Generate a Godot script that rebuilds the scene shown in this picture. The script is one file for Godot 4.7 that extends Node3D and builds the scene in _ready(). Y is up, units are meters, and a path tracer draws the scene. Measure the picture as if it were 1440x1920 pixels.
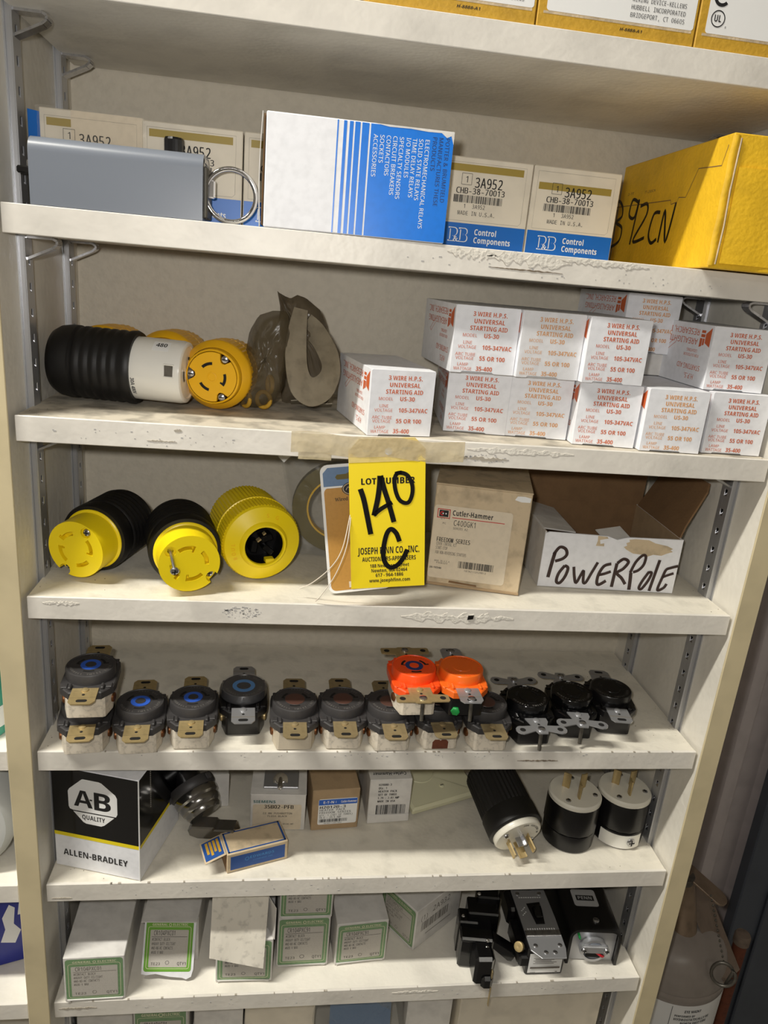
extends Node3D
# A steel-standard shelving bay full of electrical stock, lit by a ceiling tube and a phone's flash.
const Y0 := 1.3                      # height of the third shelf above the floor
const SA := 0.2934
const SB := 0.1469
const SC := 0.0
const SD := -0.1469
const SE := -0.2932
const SF := -0.4377
const SG := -0.583
const SH := -0.7295
var M := {}
var used := {}
var rng := RandomNumberGenerator.new()
var glyphs := {}
var fonts := {}

# ------------------------------------------------------------------ geometry
class Geo:
	var v := PackedVector3Array()
	var n := PackedVector3Array()
	var t := Transform3D.IDENTITY
	func at(x, y, z):
		t = Transform3D(Basis.IDENTITY, Vector3(x, y, z)); return self
	func t_(x: Transform3D):
		t = x; return self
	func tn(a: Vector3, b: Vector3, c: Vector3, na: Vector3, nb: Vector3, nc: Vector3):
		v.append(t * a); v.append(t * c); v.append(t * b)
		n.append((t.basis * na).normalized()); n.append((t.basis * nc).normalized()); n.append((t.basis * nb).normalized())
	func tri(a: Vector3, b: Vector3, c: Vector3):
		var k := (b - a).cross(c - a)
		if k.length_squared() < 1e-18: return
		k = k.normalized()
		tn(a, b, c, k, k, k)
	func quad(a, b, c, d):
		tri(a, b, c); tri(a, c, d)
	func out(pts: Array, c: Vector3):          # a convex face turned away from c
		var m := Vector3.ZERO
		for p in pts: m += p
		m /= pts.size()
		var k: Vector3 = (pts[1] - pts[0]).cross(pts[2] - pts[0])
		if k.dot(m - c) < 0: pts.reverse()
		for i in range(1, pts.size() - 1): tri(pts[0], pts[i], pts[i + 1])
	func box(c: Vector3, s: Vector3, b := 0.0):
		var h := s / 2.0
		if b <= 0.0:
			for ax in 3:
				for sg in [-1.0, 1.0]:
					var u := (ax + 1) % 3
					var w := (ax + 2) % 3
					var pts := []
					for q in [[-1, -1], [1, -1], [1, 1], [-1, 1]]:
						var p := Vector3.ZERO
						p[ax] = sg * h[ax]; p[u] = q[0] * h[u]; p[w] = q[1] * h[w]
						pts.append(c + p)
					out(pts, c)
			return self
		b = min(b, min(h.x, min(h.y, h.z)) * 0.98)
		var P := func(sx, sy, sz, ax):
			var p := Vector3(sx * (h.x - b), sy * (h.y - b), sz * (h.z - b))
			p[ax] = [sx, sy, sz][ax] * h[ax]
			return c + p
		for sg in [-1, 1]:
			out([P.call(sg, -1, -1, 0), P.call(sg, 1, -1, 0), P.call(sg, 1, 1, 0), P.call(sg, -1, 1, 0)], c)
			out([P.call(-1, sg, -1, 1), P.call(1, sg, -1, 1), P.call(1, sg, 1, 1), P.call(-1, sg, 1, 1)], c)
			out([P.call(-1, -1, sg, 2), P.call(1, -1, sg, 2), P.call(1, 1, sg, 2), P.call(-1, 1, sg, 2)], c)
			for s2 in [-1, 1]:
				out([P.call(sg, s2, -1, 0), P.call(sg, s2, 1, 0), P.call(sg, s2, 1, 1), P.call(sg, s2, -1, 1)], c)
				out([P.call(sg, -1, s2, 0), P.call(sg, 1, s2, 0), P.call(sg, 1, s2, 2), P.call(sg, -1, s2, 2)], c)
				out([P.call(-1, sg, s2, 1), P.call(1, sg, s2, 1), P.call(1, sg, s2, 2), P.call(-1, sg, s2, 2)], c)
				for s3 in [-1, 1]:
					out([P.call(sg, s2, s3, 0), P.call(sg, s2, s3, 1), P.call(sg, s2, s3, 2)], c)
		return self
	func prism(poly: PackedVector2Array, z0: float, z1: float, b := 0.0):   # XY outline drawn out along Z
		if Geometry2D.is_polygon_clockwise(poly): poly.reverse()
		var k := poly.size()
		var top := PackedVector2Array(poly)
		if b > 0.0:
			for i in k:
				var e0 := (poly[i] - poly[(i + k - 1) % k]).normalized()
				var e1 := (poly[(i + 1) % k] - poly[i]).normalized()
				var n0 := Vector2(-e0.y, e0.x)
				var n1 := Vector2(-e1.y, e1.x)
				var bis := n0 + n1
				top[i] = poly[i] + bis * (b / max(0.4, bis.length_squared() / 2.0))
		var ids := tris(poly)
		for i in range(0, ids.size(), 3):
			var q := [ids[i], ids[i + 1], ids[i + 2]]
			if (poly[q[1]] - poly[q[0]]).cross(poly[q[2]] - poly[q[0]]) < 0: q.reverse()
			tri(v3(top[q[0]], z1), v3(top[q[1]], z1), v3(top[q[2]], z1))
			tri(v3(poly[q[2]], z0), v3(poly[q[1]], z0), v3(poly[q[0]], z0))
		var zm := z1 - b
		for i in k:
			var j := (i + 1) % k
			quad(v3(poly[i], z0), v3(poly[j], z0), v3(poly[j], zm), v3(poly[i], zm))
			if b > 0.0: quad(v3(poly[i], zm), v3(poly[j], zm), v3(top[j], z1), v3(top[i], z1))
		return self
	func prism_x(poly: PackedVector2Array, tk: float):                      # a board: outline is (z, y), its thickness along X
		var keep := t
		t = t * Transform3D(Basis(Vector3(0, 0, 1), Vector3(0, 1, 0), Vector3(-1, 0, 0)), Vector3.ZERO)
		prism(poly, -tk / 2, tk / 2, tk * 0.2)
		t = keep
		return self
	func prism_y(poly: PackedVector2Array, y0: float, y1: float):             # a plate: outline is (x, depth backwards), its thickness along Y
		var keep := t
		t = t * Transform3D(Basis(Vector3(1, 0, 0), Vector3(0, 0, -1), Vector3(0, 1, 0)), Vector3.ZERO)
		prism(poly, y0, y1, abs(y1 - y0) * 0.2)
		t = keep
		return self
	func prism_z(poly: PackedVector2Array, z0: float, z1: float):
		return prism(poly, z0, z1, (z1 - z0) * 0.2)
	func tris(poly: PackedVector2Array) -> PackedInt32Array:                # outlines here are millimetres wide: scale up before cutting into triangles
		return Geometry2D.triangulate_polygon(Transform2D().scaled(Vector2(1000, 1000)) * poly)
	func v3(p: Vector2, z: float) -> Vector3:
		return Vector3(p.x, p.y, z)
	func flat(poly: PackedVector2Array, z := 0.0):                         # a printed area on a face
		if Geometry2D.is_polygon_clockwise(poly): poly.reverse()
		var ids := tris(poly)
		for i in range(0, ids.size(), 3):
			var q := [ids[i], ids[i + 1], ids[i + 2]]
			if (poly[q[1]] - poly[q[0]]).cross(poly[q[2]] - poly[q[0]]) < 0: q.reverse()
			tri(v3(poly[q[0]], z), v3(poly[q[1]], z), v3(poly[q[2]], z))
		return self
	func rect(x0, y0, x1, y1, z := 0.0):
		quad(Vector3(x0, y0, z), Vector3(x1, y0, z), Vector3(x1, y1, z), Vector3(x0, y1, z)); return self
	func lathe(pr: Array, seg := 32, a0 := 0.0, a1 := TAU, flute := 0.0):      # (radius, height) pairs turned about Y, bottom first
		var k := pr.size()
		var sn := []
		for i in k - 1:
			var d: Vector2 = pr[i + 1] - pr[i]
			sn.append(Vector2(d.y, -d.x).normalized())
		for i in k - 1:
			var nA: Vector2 = sn[i]
			var nB: Vector2 = sn[i]
			if i > 0 and sn[i - 1].dot(sn[i]) > 0.75: nA = (sn[i - 1] + sn[i]).normalized()
			if i < k - 2 and sn[i + 1].dot(sn[i]) > 0.75: nB = (sn[i + 1] + sn[i]).normalized()
			var p: Vector2 = pr[i]
			var q: Vector2 = pr[i + 1]
			for s in seg:
				var f0 := 1.0
				var f1 := 1.0
				if flute > 0.0:
					f0 = 1.0 - flute * (s % 2); f1 = 1.0 - flute * ((s + 1) % 2)
				var u := a0 + (a1 - a0) * s / seg
				var w := a0 + (a1 - a0) * (s + 1) / seg
				var cu := Vector3(cos(u), 0, -sin(u))
				var cw := Vector3(cos(w), 0, -sin(w))
				var a := cu * p.x * f0 + Vector3(0, p.y, 0)
				var b := cw * p.x * f1 + Vector3(0, p.y, 0)
				var c := cw * q.x * f1 + Vector3(0, q.y, 0)
				var d := cu * q.x * f0 + Vector3(0, q.y, 0)
				if flute > 0.0:
					if p.x > 1e-7: tri(a, b, c)
					if q.x > 1e-7: tri(a, c, d)
					continue
				var up := Vector3.UP
				if p.x > 1e-7: tn(a, b, c, cu * nA.x + up * nA.y, cw * nA.x + up * nA.y, cw * nB.x + up * nB.y)
				if q.x > 1e-7: tn(a, c, d, cu * nA.x + up * nA.y, cw * nB.x + up * nB.y, cu * nB.x + up * nB.y)
		return self
	func tube(path: Array, r: float, seg := 8, closed := false, flat_k := 1.0):
		var k := path.size()
		var rings := []
		var ref := Vector3.UP
		for i in k:
			var d: Vector3
			if closed: d = path[(i + 1) % k] - path[(i + k - 1) % k]
			else: d = path[min(i + 1, k - 1)] - path[max(i - 1, 0)]
			d = d.normalized()
			if i == 0 and abs(d.dot(ref)) > 0.9: ref = Vector3.RIGHT
			var x := d.cross(ref).normalized()
			var y := x.cross(d).normalized()
			ref = y
			var ring := []
			for s in seg:
				var a := TAU * s / seg
				ring.append([path[i] + (x * cos(a) + y * sin(a) * flat_k) * r, x * cos(a) + y * sin(a)])
			rings.append(ring)
		for i in (k if closed else k - 1):
			var A = rings[i]
			var B = rings[(i + 1) % k]
			for s in seg:
				var j := (s + 1) % seg
				tn(A[s][0], B[s][0], B[j][0], A[s][1], B[s][1], B[j][1])
				tn(A[s][0], B[j][0], A[j][0], A[s][1], B[j][1], A[j][1])
		if not closed:
			for e in [0, k - 1]:
				for s in seg:
					var j := (s + 1) % seg
					if e == 0: tri(path[0], rings[0][s][0], rings[0][j][0])
					else: tri(path[e], rings[e][j][0], rings[e][s][0])
		return self
	func grid(nu: int, nv: int, f: Callable, two := 0.0):                   # a smooth sheet f(u, v); two > 0 gives it that thickness
		var P := []
		for i in nu + 1:
			var row := []
			for j in nv + 1: row.append(f.call(float(i) / nu, float(j) / nv))
			P.append(row)
		var N := []
		for i in nu + 1:
			var row := []
			for j in nv + 1:
				var du: Vector3 = P[min(i + 1, nu)][j] - P[max(i - 1, 0)][j]
				var dv: Vector3 = P[i][min(j + 1, nv)] - P[i][max(j - 1, 0)]
				var k := du.cross(dv)
				row.append(k.normalized() if k.length() > 1e-12 else Vector3.UP)
			N.append(row)
		for i in nu:
			for j in nv:
				var a = P[i][j]
				var b = P[i + 1][j]
				var c = P[i + 1][j + 1]
				var d = P[i][j + 1]
				tn(a, b, c, N[i][j], N[i + 1][j], N[i + 1][j + 1]); tn(a, c, d, N[i][j], N[i + 1][j + 1], N[i][j + 1])
				if two > 0.0:
					var a2 = a - N[i][j] * two
					var b2 = b - N[i + 1][j] * two
					var c2 = c - N[i + 1][j + 1] * two
					var d2 = d - N[i][j + 1] * two
					tn(a2, c2, b2, -N[i][j], -N[i + 1][j + 1], -N[i + 1][j]); tn(a2, d2, c2, -N[i][j], -N[i][j + 1], -N[i + 1][j + 1])
					if i == 0: quad(a, d, d2, a2)
					if i == nu - 1: quad(b, b2, c2, c)
					if j == 0: quad(a, a2, b2, b)
					if j == nv - 1: quad(d, c, c2, d2)
		return self
	func stroke(pts: Array, w: float, z := 0.0, w1 := -1.0):                  # a pen line on a face
		if w1 < 0.0: w1 = w
		var L := PackedVector2Array()
		var R := PackedVector2Array()
		var k := pts.size()
		for i in k:
			var d: Vector2 = pts[min(i + 1, k - 1)] - pts[max(i - 1, 0)]
			d = d.normalized()
			var m := Vector2(-d.y, d.x) * lerpf(w, w1, float(i) / max(1, k - 1)) / 2.0
			L.append(pts[i] + m); R.append(pts[i] - m)
		for i in k - 1: quad(v3(R[i], z), v3(R[i + 1], z), v3(L[i + 1], z), v3(L[i], z))
		return self
	func mesh() -> ArrayMesh:
		var a := []
		a.resize(Mesh.ARRAY_MAX)
		a[Mesh.ARRAY_VERTEX] = v
		a[Mesh.ARRAY_NORMAL] = n
		var m := ArrayMesh.new()
		m.add_surface_from_arrays(Mesh.PRIMITIVE_TRIANGLES, a)
		return m

func geo(xf := Transform3D.IDENTITY) -> Geo:
	var g := Geo.new(); g.t = xf; return g
func rrect(cx: float, cy: float, w: float, h: float, r: float, k := 4) -> PackedVector2Array:
	var o := PackedVector2Array()
	for q in [[1, 1, 0.0], [-1, 1, PI / 2], [-1, -1, PI], [1, -1, PI * 1.5]]:
		for i in k + 1:
			var a: float = q[2] + PI / 2 * i / k
			o.append(Vector2(cx + q[0] * (w / 2 - r) + cos(a) * r, cy + q[1] * (h / 2 - r) + sin(a) * r))
	return o
func ring_poly(r0: float, r1: float, a0: float, a1: float, k := 10, c := Vector2.ZERO) -> PackedVector2Array:
	var o := PackedVector2Array()
	for i in k + 1:
		var a := deg_to_rad(lerpf(a0, a1, float(i) / k)); o.append(c + Vector2(cos(a), sin(a)) * r1)
	for i in k + 1:
		var a := deg_to_rad(lerpf(a1, a0, float(i) / k)); o.append(c + Vector2(cos(a), sin(a)) * r0)
	return o
func disc_poly(r: float, k := 24, c := Vector2.ZERO) -> PackedVector2Array:
	var o := PackedVector2Array()
	for i in k: o.append(c + Vector2(cos(TAU * i / k), sin(TAU * i / k)) * r)
	return o
func pv(a: Array) -> PackedVector2Array:
	var o := PackedVector2Array()
	for i in range(0, a.size(), 2): o.append(Vector2(a[i], a[i + 1]))
	return o
func curve(a: Array, steps := 6) -> Array:                                   # a smooth line through points
	var o := []
	var p := []
	for i in range(0, a.size(), 2): p.append(Vector2(a[i], a[i + 1]))
	for i in p.size() - 1:
		for s in steps: o.append(p[i].cubic_interpolate(p[i + 1], p[max(i - 1, 0)], p[min(i + 2, p.size() - 1)], float(s) / steps))
	o.append(p[-1])
	return o
func curve3(p: Array, steps := 6) -> Array:
	var o := []
	for i in p.size() - 1:
		for s in steps: o.append(p[i].cubic_interpolate(p[i + 1], p[max(i - 1, 0)], p[min(i + 2, p.size() - 1)], float(s) / steps))
	o.append(p[-1])
	return o
func flow(dir: Vector3, from: Vector3) -> Transform3D:                       # local Y laid along dir, starting at from
	var y := dir.normalized()
	var x := (Vector3.UP.cross(y) if abs(y.y) < 0.99 else Vector3.RIGHT).normalized()
	return Transform3D(Basis(x, y, x.cross(y)), from)

# ------------------------------------------------------------------ lettering
func write(g: Geo, s: String, x: float, y: float, h: float, w := -1.0, f := "sans", align := 0, turn := 0.0, slant := 0.0):
	var key := f + "|" + s
	if not glyphs.has(key):
		if not fonts.has(f):
			var sf := SystemFont.new()
			sf.font_names = PackedStringArray([{"sans": "Droid Sans", "bold": "Droid Sans", "mono": "Droid Sans Mono", "serif": "Droid Serif"}[f]])
			sf.font_weight = 700 if f in ["bold", "serif"] else 400
			fonts[f] = sf
		var tm := TextMesh.new()
		tm.font = fonts[f]; tm.font_size = 48; tm.pixel_size = 1.0 / 48; tm.depth = 0.0; tm.curve_step = 6.0; tm.text = s
		var a := tm.get_mesh_arrays()
		var vs: PackedVector3Array = a[Mesh.ARRAY_VERTEX]
		var ix: PackedInt32Array = a[Mesh.ARRAY_INDEX]
		var pts := PackedVector2Array()
		var lo := 1e9
		var hi := -1e9
		for i in ix:
			pts.append(Vector2(vs[i].x, vs[i].y)); lo = min(lo, vs[i].x); hi = max(hi, vs[i].x)
		glyphs[key] = [pts, lo, hi]
	var e = glyphs[key]
	var ky := h / 0.719
	var kx := ky
	if w > 0.0: kx = w / max(0.01, e[2] - e[1])
	var wide: float = (e[2] - e[1]) * kx
	var off := Vector2(-e[1] * kx - wide * align / 2.0, 0.344 * ky)
	var ct := cos(turn)
	var sn := sin(turn)
	var q := PackedVector3Array()
	for p in e[0]:
		var u := Vector2(p.x * kx, p.y * ky) + off
		u.x += u.y * slant
		q.append(Vector3(x + u.x * ct - u.y * sn, y + u.x * sn + u.y * ct, 0))
	for i in range(0, q.size(), 3):
		if (q[i + 1] - q[i]).cross(q[i + 2] - q[i]).z < 0: g.tri(q[i], q[i + 2], q[i + 1])
		else: g.tri(q[i], q[i + 1], q[i + 2])
func barcode(g: Geo, x0: float, y0: float, x1: float, y1: float, bars: int, sd: int):
	var r := RandomNumberGenerator.new(); r.seed = sd
	var step := (x1 - x0) / bars
	for i in bars:
		var w := step * (0.35 if r.randf() < 0.55 else 0.75)
		g.rect(x0 + i * step, y0, x0 + i * step + w, y1)
func face_of(which: String, w: float, h: float, d: float, e := 0.00018) -> Transform3D:      # a box's face: x to the right, y up, from its lower left corner
	match which:
		"front": return Transform3D(Basis.IDENTITY, Vector3(-w / 2, 0, e))
		"left": return Transform3D(Basis(Vector3(0, 0, 1), Vector3(0, 1, 0), Vector3(-1, 0, 0)), Vector3(-w / 2 - e, 0, -d))
		"right": return Transform3D(Basis(Vector3(0, 0, -1), Vector3(0, 1, 0), Vector3(1, 0, 0)), Vector3(w / 2 + e, 0, 0))
	return Transform3D(Basis(Vector3(1, 0, 0), Vector3(0, 0, -1), Vector3(0, 1, 0)), Vector3(-w / 2, h + e, 0))

# ------------------------------------------------------------------ nodes
func numbered(s: String) -> String:
	used[s] = used.get(s, -1) + 1
	return s if used[s] == 0 else "%s_%03d" % [s, used[s]]
func thing(called: String, label: String, category: String, where: Vector3, turn := 0.0, group := "") -> Node3D:
	var o := Node3D.new(); o.name = numbered(called); add_child(o)
	o.position = where + Vector3(0, Y0, 0); o.rotation.y = deg_to_rad(turn)
	o.set_meta("label", label); o.set_meta("category", category)
	if group: o.set_meta("group", group)
	return o
func part(o: Node3D, called: String, g: Geo, m: Material, label := "") -> MeshInstance3D:
	return put(o, called, g.mesh(), m, label)
func put(o: Node3D, called: String, mesh: Mesh, m: Material, label := "", xf := Transform3D.IDENTITY) -> MeshInstance3D:
	var p := MeshInstance3D.new(); p.name = called; p.mesh = mesh; p.material_override = m; p.transform = xf
	if label: p.set_meta("label", label)
	o.add_child(p, true)
	return p
func copy(o: Node3D, label: String, where: Vector3, turn := 0.0) -> Node3D:
	var c: Node3D = o.duplicate(); c.name = numbered(String(o.name).rstrip("0123456789").trim_suffix("_")); add_child(c)
	c.position = where + Vector3(0, Y0, 0); c.rotation = Vector3(0, deg_to_rad(turn), 0)
	c.set_meta("label", label)
	return c
func struct(called: String, g: Geo, m: Material) -> MeshInstance3D:
	var p := put(self, called, g.mesh(), m); p.set_meta("kind", "structure"); return p

# ------------------------------------------------------------------ materials
func noise_tex(freq: float, lo: float, hi: float, sd: int, bias := 0.5, size := 256, kind := FastNoiseLite.TYPE_SIMPLEX_SMOOTH) -> NoiseTexture2D:
	var f := FastNoiseLite.new(); f.seed = sd; f.frequency = freq; f.noise_type = kind; f.fractal_octaves = 4
	var t := NoiseTexture2D.new(); t.width = size; t.height = size; t.seamless = true; t.noise = f
	var r := Gradient.new()
	r.set_color(0, Color(lo, lo, lo)); r.set_color(1, Color(hi, hi, hi)); r.set_offset(0, 0.0); r.set_offset(1, bias)
	t.color_ramp = r
	return t
func bump_tex(freq: float, sd: int, strength: float) -> NoiseTexture2D:
	var f := FastNoiseLite.new(); f.seed = sd; f.frequency = freq; f.fractal_octaves = 3
	var t := NoiseTexture2D.new(); t.width = 256; t.height = 256; t.seamless = true; t.noise = f; t.as_normal_map = true; t.bump_strength = strength
	return t
func mat(c: Color, rough := 0.6, metal := 0.0, tex: Texture2D = null, scale := 8.0, bump: Texture2D = null, bk := 0.3) -> StandardMaterial3D:
	var m := StandardMaterial3D.new()
	m.albedo_color = c; m.roughness = rough; m.metallic = metal
	if tex: m.albedo_texture = tex
	if bump:
		m.normal_enabled = true; m.normal_texture = bump; m.normal_scale = bk
	if tex or bump:
		m.uv1_triplanar = true; m.uv1_scale = Vector3(scale, scale, scale)
	return m
func c8(r: int, g: int, b: int) -> Color:
	return Color(r / 255.0, g / 255.0, b / 255.0)

func _ready():
	rng.seed = 7
	# camera
	var cam := Camera3D.new(); cam.name = "camera"; add_child(cam)
	cam.position = Vector3(0.1992, Y0 + 0.1215, 0.5709)
	cam.rotation_degrees = Vector3(-17.72, -8.2755, 5.1516)
	cam.fov = rad_to_deg(2.0 * atan(960.0 / 1385.3)); cam.near = 0.01; cam.far = 50.0; cam.current = true
	# exposure and sky (a closed room: hardly any of it gets in)
	var env := Environment.new()
	env.background_mode = Environment.BG_COLOR; env.background_color = Color(0.02, 0.02, 0.02)
	env.tonemap_mode = Environment.TONE_MAPPER_LINEAR; env.tonemap_exposure = 1.06
	env.sdfgi_enabled = true; env.ssao_enabled = true; env.ssil_enabled = true
	var we := WorldEnvironment.new(); we.name = "environment"; we.environment = env; add_child(we)
	# the phone's flash beside its lens, and the ceiling tubes
	var fl := SpotLight3D.new(); fl.name = "phone_flash"; add_child(fl)
	fl.position = Vector3(0.171, Y0 + 0.1446, 0.571); fl.rotation_degrees = Vector3(-17.72, -8.3, 0)
	fl.light_energy = 0.15; fl.light_color = Color(1.0, 0.985, 0.965); fl.light_size = 0.004; fl.spot_angle = 62.0; fl.spot_angle_attenuation = 0.6
	fl.spot_range = 8.0; fl.spot_attenuation = 2.0; fl.shadow_enabled = true
	make_materials()
	tube_light(Vector3(-1.00, 3.02 - Y0, 0.55), 1.2, 7.0, "twin fluorescent ceiling fixture near the shelving bay")
	tube_light(Vector3(0.9, 3.02 - Y0, 2.6), 1.2, 0.5, "twin fluorescent ceiling fixture at the far side of the room")
	build_room()
	build_shelving()
	shelf_a_stock()
	shelf_b_stock()
	shelf_c_stock()
	shelf_d_stock()
	shelf_e_stock()
	shelf_f_stock()
	shelf_g_stock()
	shelf_h_stock()
	next_bay_stock()
	corner_things()

func make_materials():
	var grime := noise_tex(0.010, 0.93, 1.0, 3, 0.6)
	var fine := noise_tex(0.05, 0.965, 1.0, 5, 0.6)
	var blot := noise_tex(0.014, 0.84, 1.0, 9, 0.5)
	var speck := noise_tex(0.09, 0.4, 1.0, 12, 0.22)
	var fibre := bump_tex(0.08, 21, 3.0)
	var peel := bump_tex(0.12, 22, 2.0)
	var crease := bump_tex(0.015, 23, 6.0)
	M.laminate = mat(c8(229, 224, 214), 0.42, 0.0, grime, 4.0, peel, 0.08)
	M.laminate_top = mat(c8(236, 231, 219), 0.5, 0.0, grime, 5.0, peel, 0.12)
	M.panel = mat(c8(228, 223, 211), 0.45, 0.0, grime, 3.0, peel, 0.12)
	M.band = mat(c8(208, 194, 158), 0.4, 0.0, grime, 5.0)
	M.back = mat(c8(213, 205, 188), 0.6, 0.0, fine, 6.0, peel, 0.25)
	M.chip = mat(c8(222, 217, 206), 0.9, 0.0, grime, 60.0, crease, 0.8)
	M.chip_dark = mat(c8(168, 160, 146), 0.9)
	M.raised_letter = mat(c8(104, 101, 97), 0.5)
	M.olive = mat(c8(104, 92, 36), 0.6)
	M.dirt = mat(c8(120, 108, 92), 0.9, 0.0, speck, 40.0)
	M.zinc = mat(c8(186, 187, 190), 0.34, 0.7)
	M.zinc_dark = mat(c8(120, 116, 108), 0.45, 0.8, blot, 30.0)
	M.scuff = mat(c8(172, 170, 168), 0.8)
	M.dusty_top = mat(c8(206, 197, 179), 0.75, 0.0, noise_tex(0.022, 0.7, 1.0, 44, 0.62), 6.0, peel, 0.12)
	M.used_top = mat(c8(226, 220, 205), 0.6, 0.0, noise_tex(0.018, 0.91, 1.0, 45, 0.5), 6.0, peel, 0.12)
	M.slot = mat(c8(14, 12, 10), 0.8)
	M.steel = mat(c8(200, 200, 203), 0.25, 0.95, blot, 40.0)
	M.chrome = mat(c8(225, 225, 228), 0.08, 1.0)
	M.gunmetal = mat(c8(150, 148, 144), 0.2, 0.95)
	M.brass = mat(c8(192, 170, 122), 0.36, 0.55, grime, 50.0)
	M.brass_dull = mat(c8(168, 150, 112), 0.45, 0.5, grime, 50.0)
	M.copper = mat(c8(128, 84, 52), 0.42, 0.8)
	M.white_card = mat(c8(238, 239, 243), 0.6, 0.0, fine, 9.0, crease, 0.1)
	M.white_worn = mat(c8(222, 219, 214), 0.7, 0.0, grime, 14.0, crease, 0.2)
	M.cream_card = mat(c8(226, 217, 199), 0.6, 0.0, grime, 8.0)
	M.kraft = mat(c8(176, 150, 116), 0.8, 0.0, grime, 14.0, fibre, 0.2)
	M.kraft_pale = mat(c8(206, 186, 154), 0.75, 0.0, blot, 12.0, fibre, 0.2)
	M.kraft_dark = mat(c8(128, 98, 66), 0.85, 0.0, grime, 14.0, fibre, 0.25)
	M.label_paper = mat(c8(222, 208, 184), 0.6, 0.0, fine, 10.0)
	M.label_white = mat(c8(238, 238, 236), 0.5)
	M.grey_label = mat(c8(196, 191, 182), 0.7, 0.0, fine, 40.0)
	M.ink = mat(c8(26, 25, 26), 0.6)
	M.ink_faded = mat(c8(112, 106, 98), 0.7)
	M.ink_brown = mat(c8(58, 40, 36), 0.5)
	M.marker = mat(c8(14, 13, 13), 0.3)
	M.orange_ink = mat(c8(206, 98, 50), 0.6)
	M.orange_fade = mat(c8(224, 160, 96), 0.6)
	M.red_ink = mat(c8(196, 44, 44), 0.5)
	M.blue_ink = mat(c8(14, 104, 194), 0.4)
	M.bright_blue = mat(c8(20, 122, 226), 0.3, 0.0, fine, 10.0)
	M.navy_ink = mat(c8(22, 44, 92), 0.5)
	M.deep_blue = mat(c8(30, 78, 150), 0.5, 0.0, fine, 20.0)
	M.worn_blue = mat(c8(34, 44, 140), 0.4, 0.0, speck, 30.0)
	M.gold_ink = mat(c8(160, 138, 58), 0.5)
	M.green_ink = mat(c8(122, 156, 112), 0.5, 0.0, grime, 60.0)
	M.green_bright = mat(c8(116, 172, 66), 0.4)
	M.yellow_card = mat(c8(240, 192, 38), 0.55, 0.0, grime, 9.0, fibre, 0.2)
	M.ochre_card = mat(c8(200, 156, 48), 0.55, 0.0, grime, 9.0, fibre, 0.2)
	M.yellow_tag = mat(c8(250, 222, 30), 0.5)
	M.yellow_ink = mat(c8(236, 214, 20), 0.5)
	M.tan_patch = mat(c8(226, 202, 124), 0.7, 0.0, grime, 30.0)
	M.tape = mat(Color(0.87, 0.81, 0.66, 0.42), 0.7, 0.0, grime, 20.0, crease, 0.4)
	M.tape.transparency = BaseMaterial3D.TRANSPARENCY_ALPHA
	M.clear_tape = mat(Color(0.95, 0.92, 0.85, 0.06), 0.12)
	M.clear_tape.transparency = BaseMaterial3D.TRANSPARENCY_ALPHA
	M.yellow_plastic = mat(c8(248, 220, 24), 0.34)
	M.amber_plastic = mat(c8(242, 184, 22), 0.36)
	M.black_rubber = mat(c8(16, 15, 15), 0.5, 0.0, null, 1.0)
	M.black_plastic = mat(c8(20, 19, 20), 0.28)
	M.black_gloss = mat(c8(12, 12, 13), 0.12)
	M.black_paint = mat(c8(20, 19, 19), 0.3)
	M.charcoal = mat(c8(58, 56, 56), 0.5, 0.0, grime, 60.0)
	M.white_plastic = mat(c8(236, 234, 226), 0.22)
	M.white_nylon = mat(c8(226, 222, 208), 0.3)
	M.ceramic = mat(c8(222, 212, 194), 0.5, 0.0, blot, 40.0)
	M.ceramic_dirty = mat(c8(206, 194, 172), 0.6, 0.0, speck, 60.0)
	M.blue_plastic = mat(c8(48, 92, 190), 0.4)
	M.navy_plastic = mat(c8(38, 58, 112), 0.4)
	M.pale_blue_plastic = mat(c8(60, 132, 196), 0.35)
	M.rust_dot = mat(c8(84, 58, 50), 0.4)
	M.orange_plastic = mat(c8(248, 84, 30), 0.3)
	M.orange_plastic_light = mat(c8(238, 108, 34), 0.25)
	M.ivory = mat(c8(222, 219, 186), 0.4)
	M.grey_paint = mat(c8(118, 124, 134), 0.33)
	M.dark_end = mat(c8(84, 80, 70), 0.5, 0.3)
	M.film_brown = mat(Color(0.36, 0.32, 0.24, 0.62), 0.3)
	M.film_brown.transparency = BaseMaterial3D.TRANSPARENCY_ALPHA
	M.film_clear = mat(Color(0.7, 0.7, 0.68, 0.16), 0.3)
	M.film_clear.transparency = BaseMaterial3D.TRANSPARENCY_ALPHA
	M.film_dark = mat(c8(92, 82, 66), 0.3, 0.0, null, 1.0, crease, 0.3)
	M.film_white = mat(Color(0.86, 0.87, 0.86, 0.75), 0.3)
	M.film_white.transparency = BaseMaterial3D.TRANSPARENCY_ALPHA
	M.vinyl = mat(c8(146, 136, 116), 0.5, 0.0, blot, 25.0)
	M.card_brown = mat(c8(192, 144, 72), 0.35, 0.0, fine, 20.0)
	M.card_blue = mat(c8(104, 132, 168), 0.35, 0.0, fine, 20.0)
	M.clear_dome = mat(Color(0.95, 0.95, 0.97, 0.06), 0.1)
	M.clear_dome.transparency = BaseMaterial3D.TRANSPARENCY_ALPHA
	M.wire_white = mat(c8(236, 226, 210), 0.4)
	M.tank = mat(c8(150, 141, 133), 0.28, 0.0, grime, 12.0)
	M.tank_metal = mat(c8(150, 130, 110), 0.35, 0.5, blot, 14.0)
	M.rust = mat(c8(110, 58, 36), 0.75, 0.0, blot, 30.0)
	M.old_tag = mat(c8(128, 112, 98), 0.8, 0.0, blot, 14.0)
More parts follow.
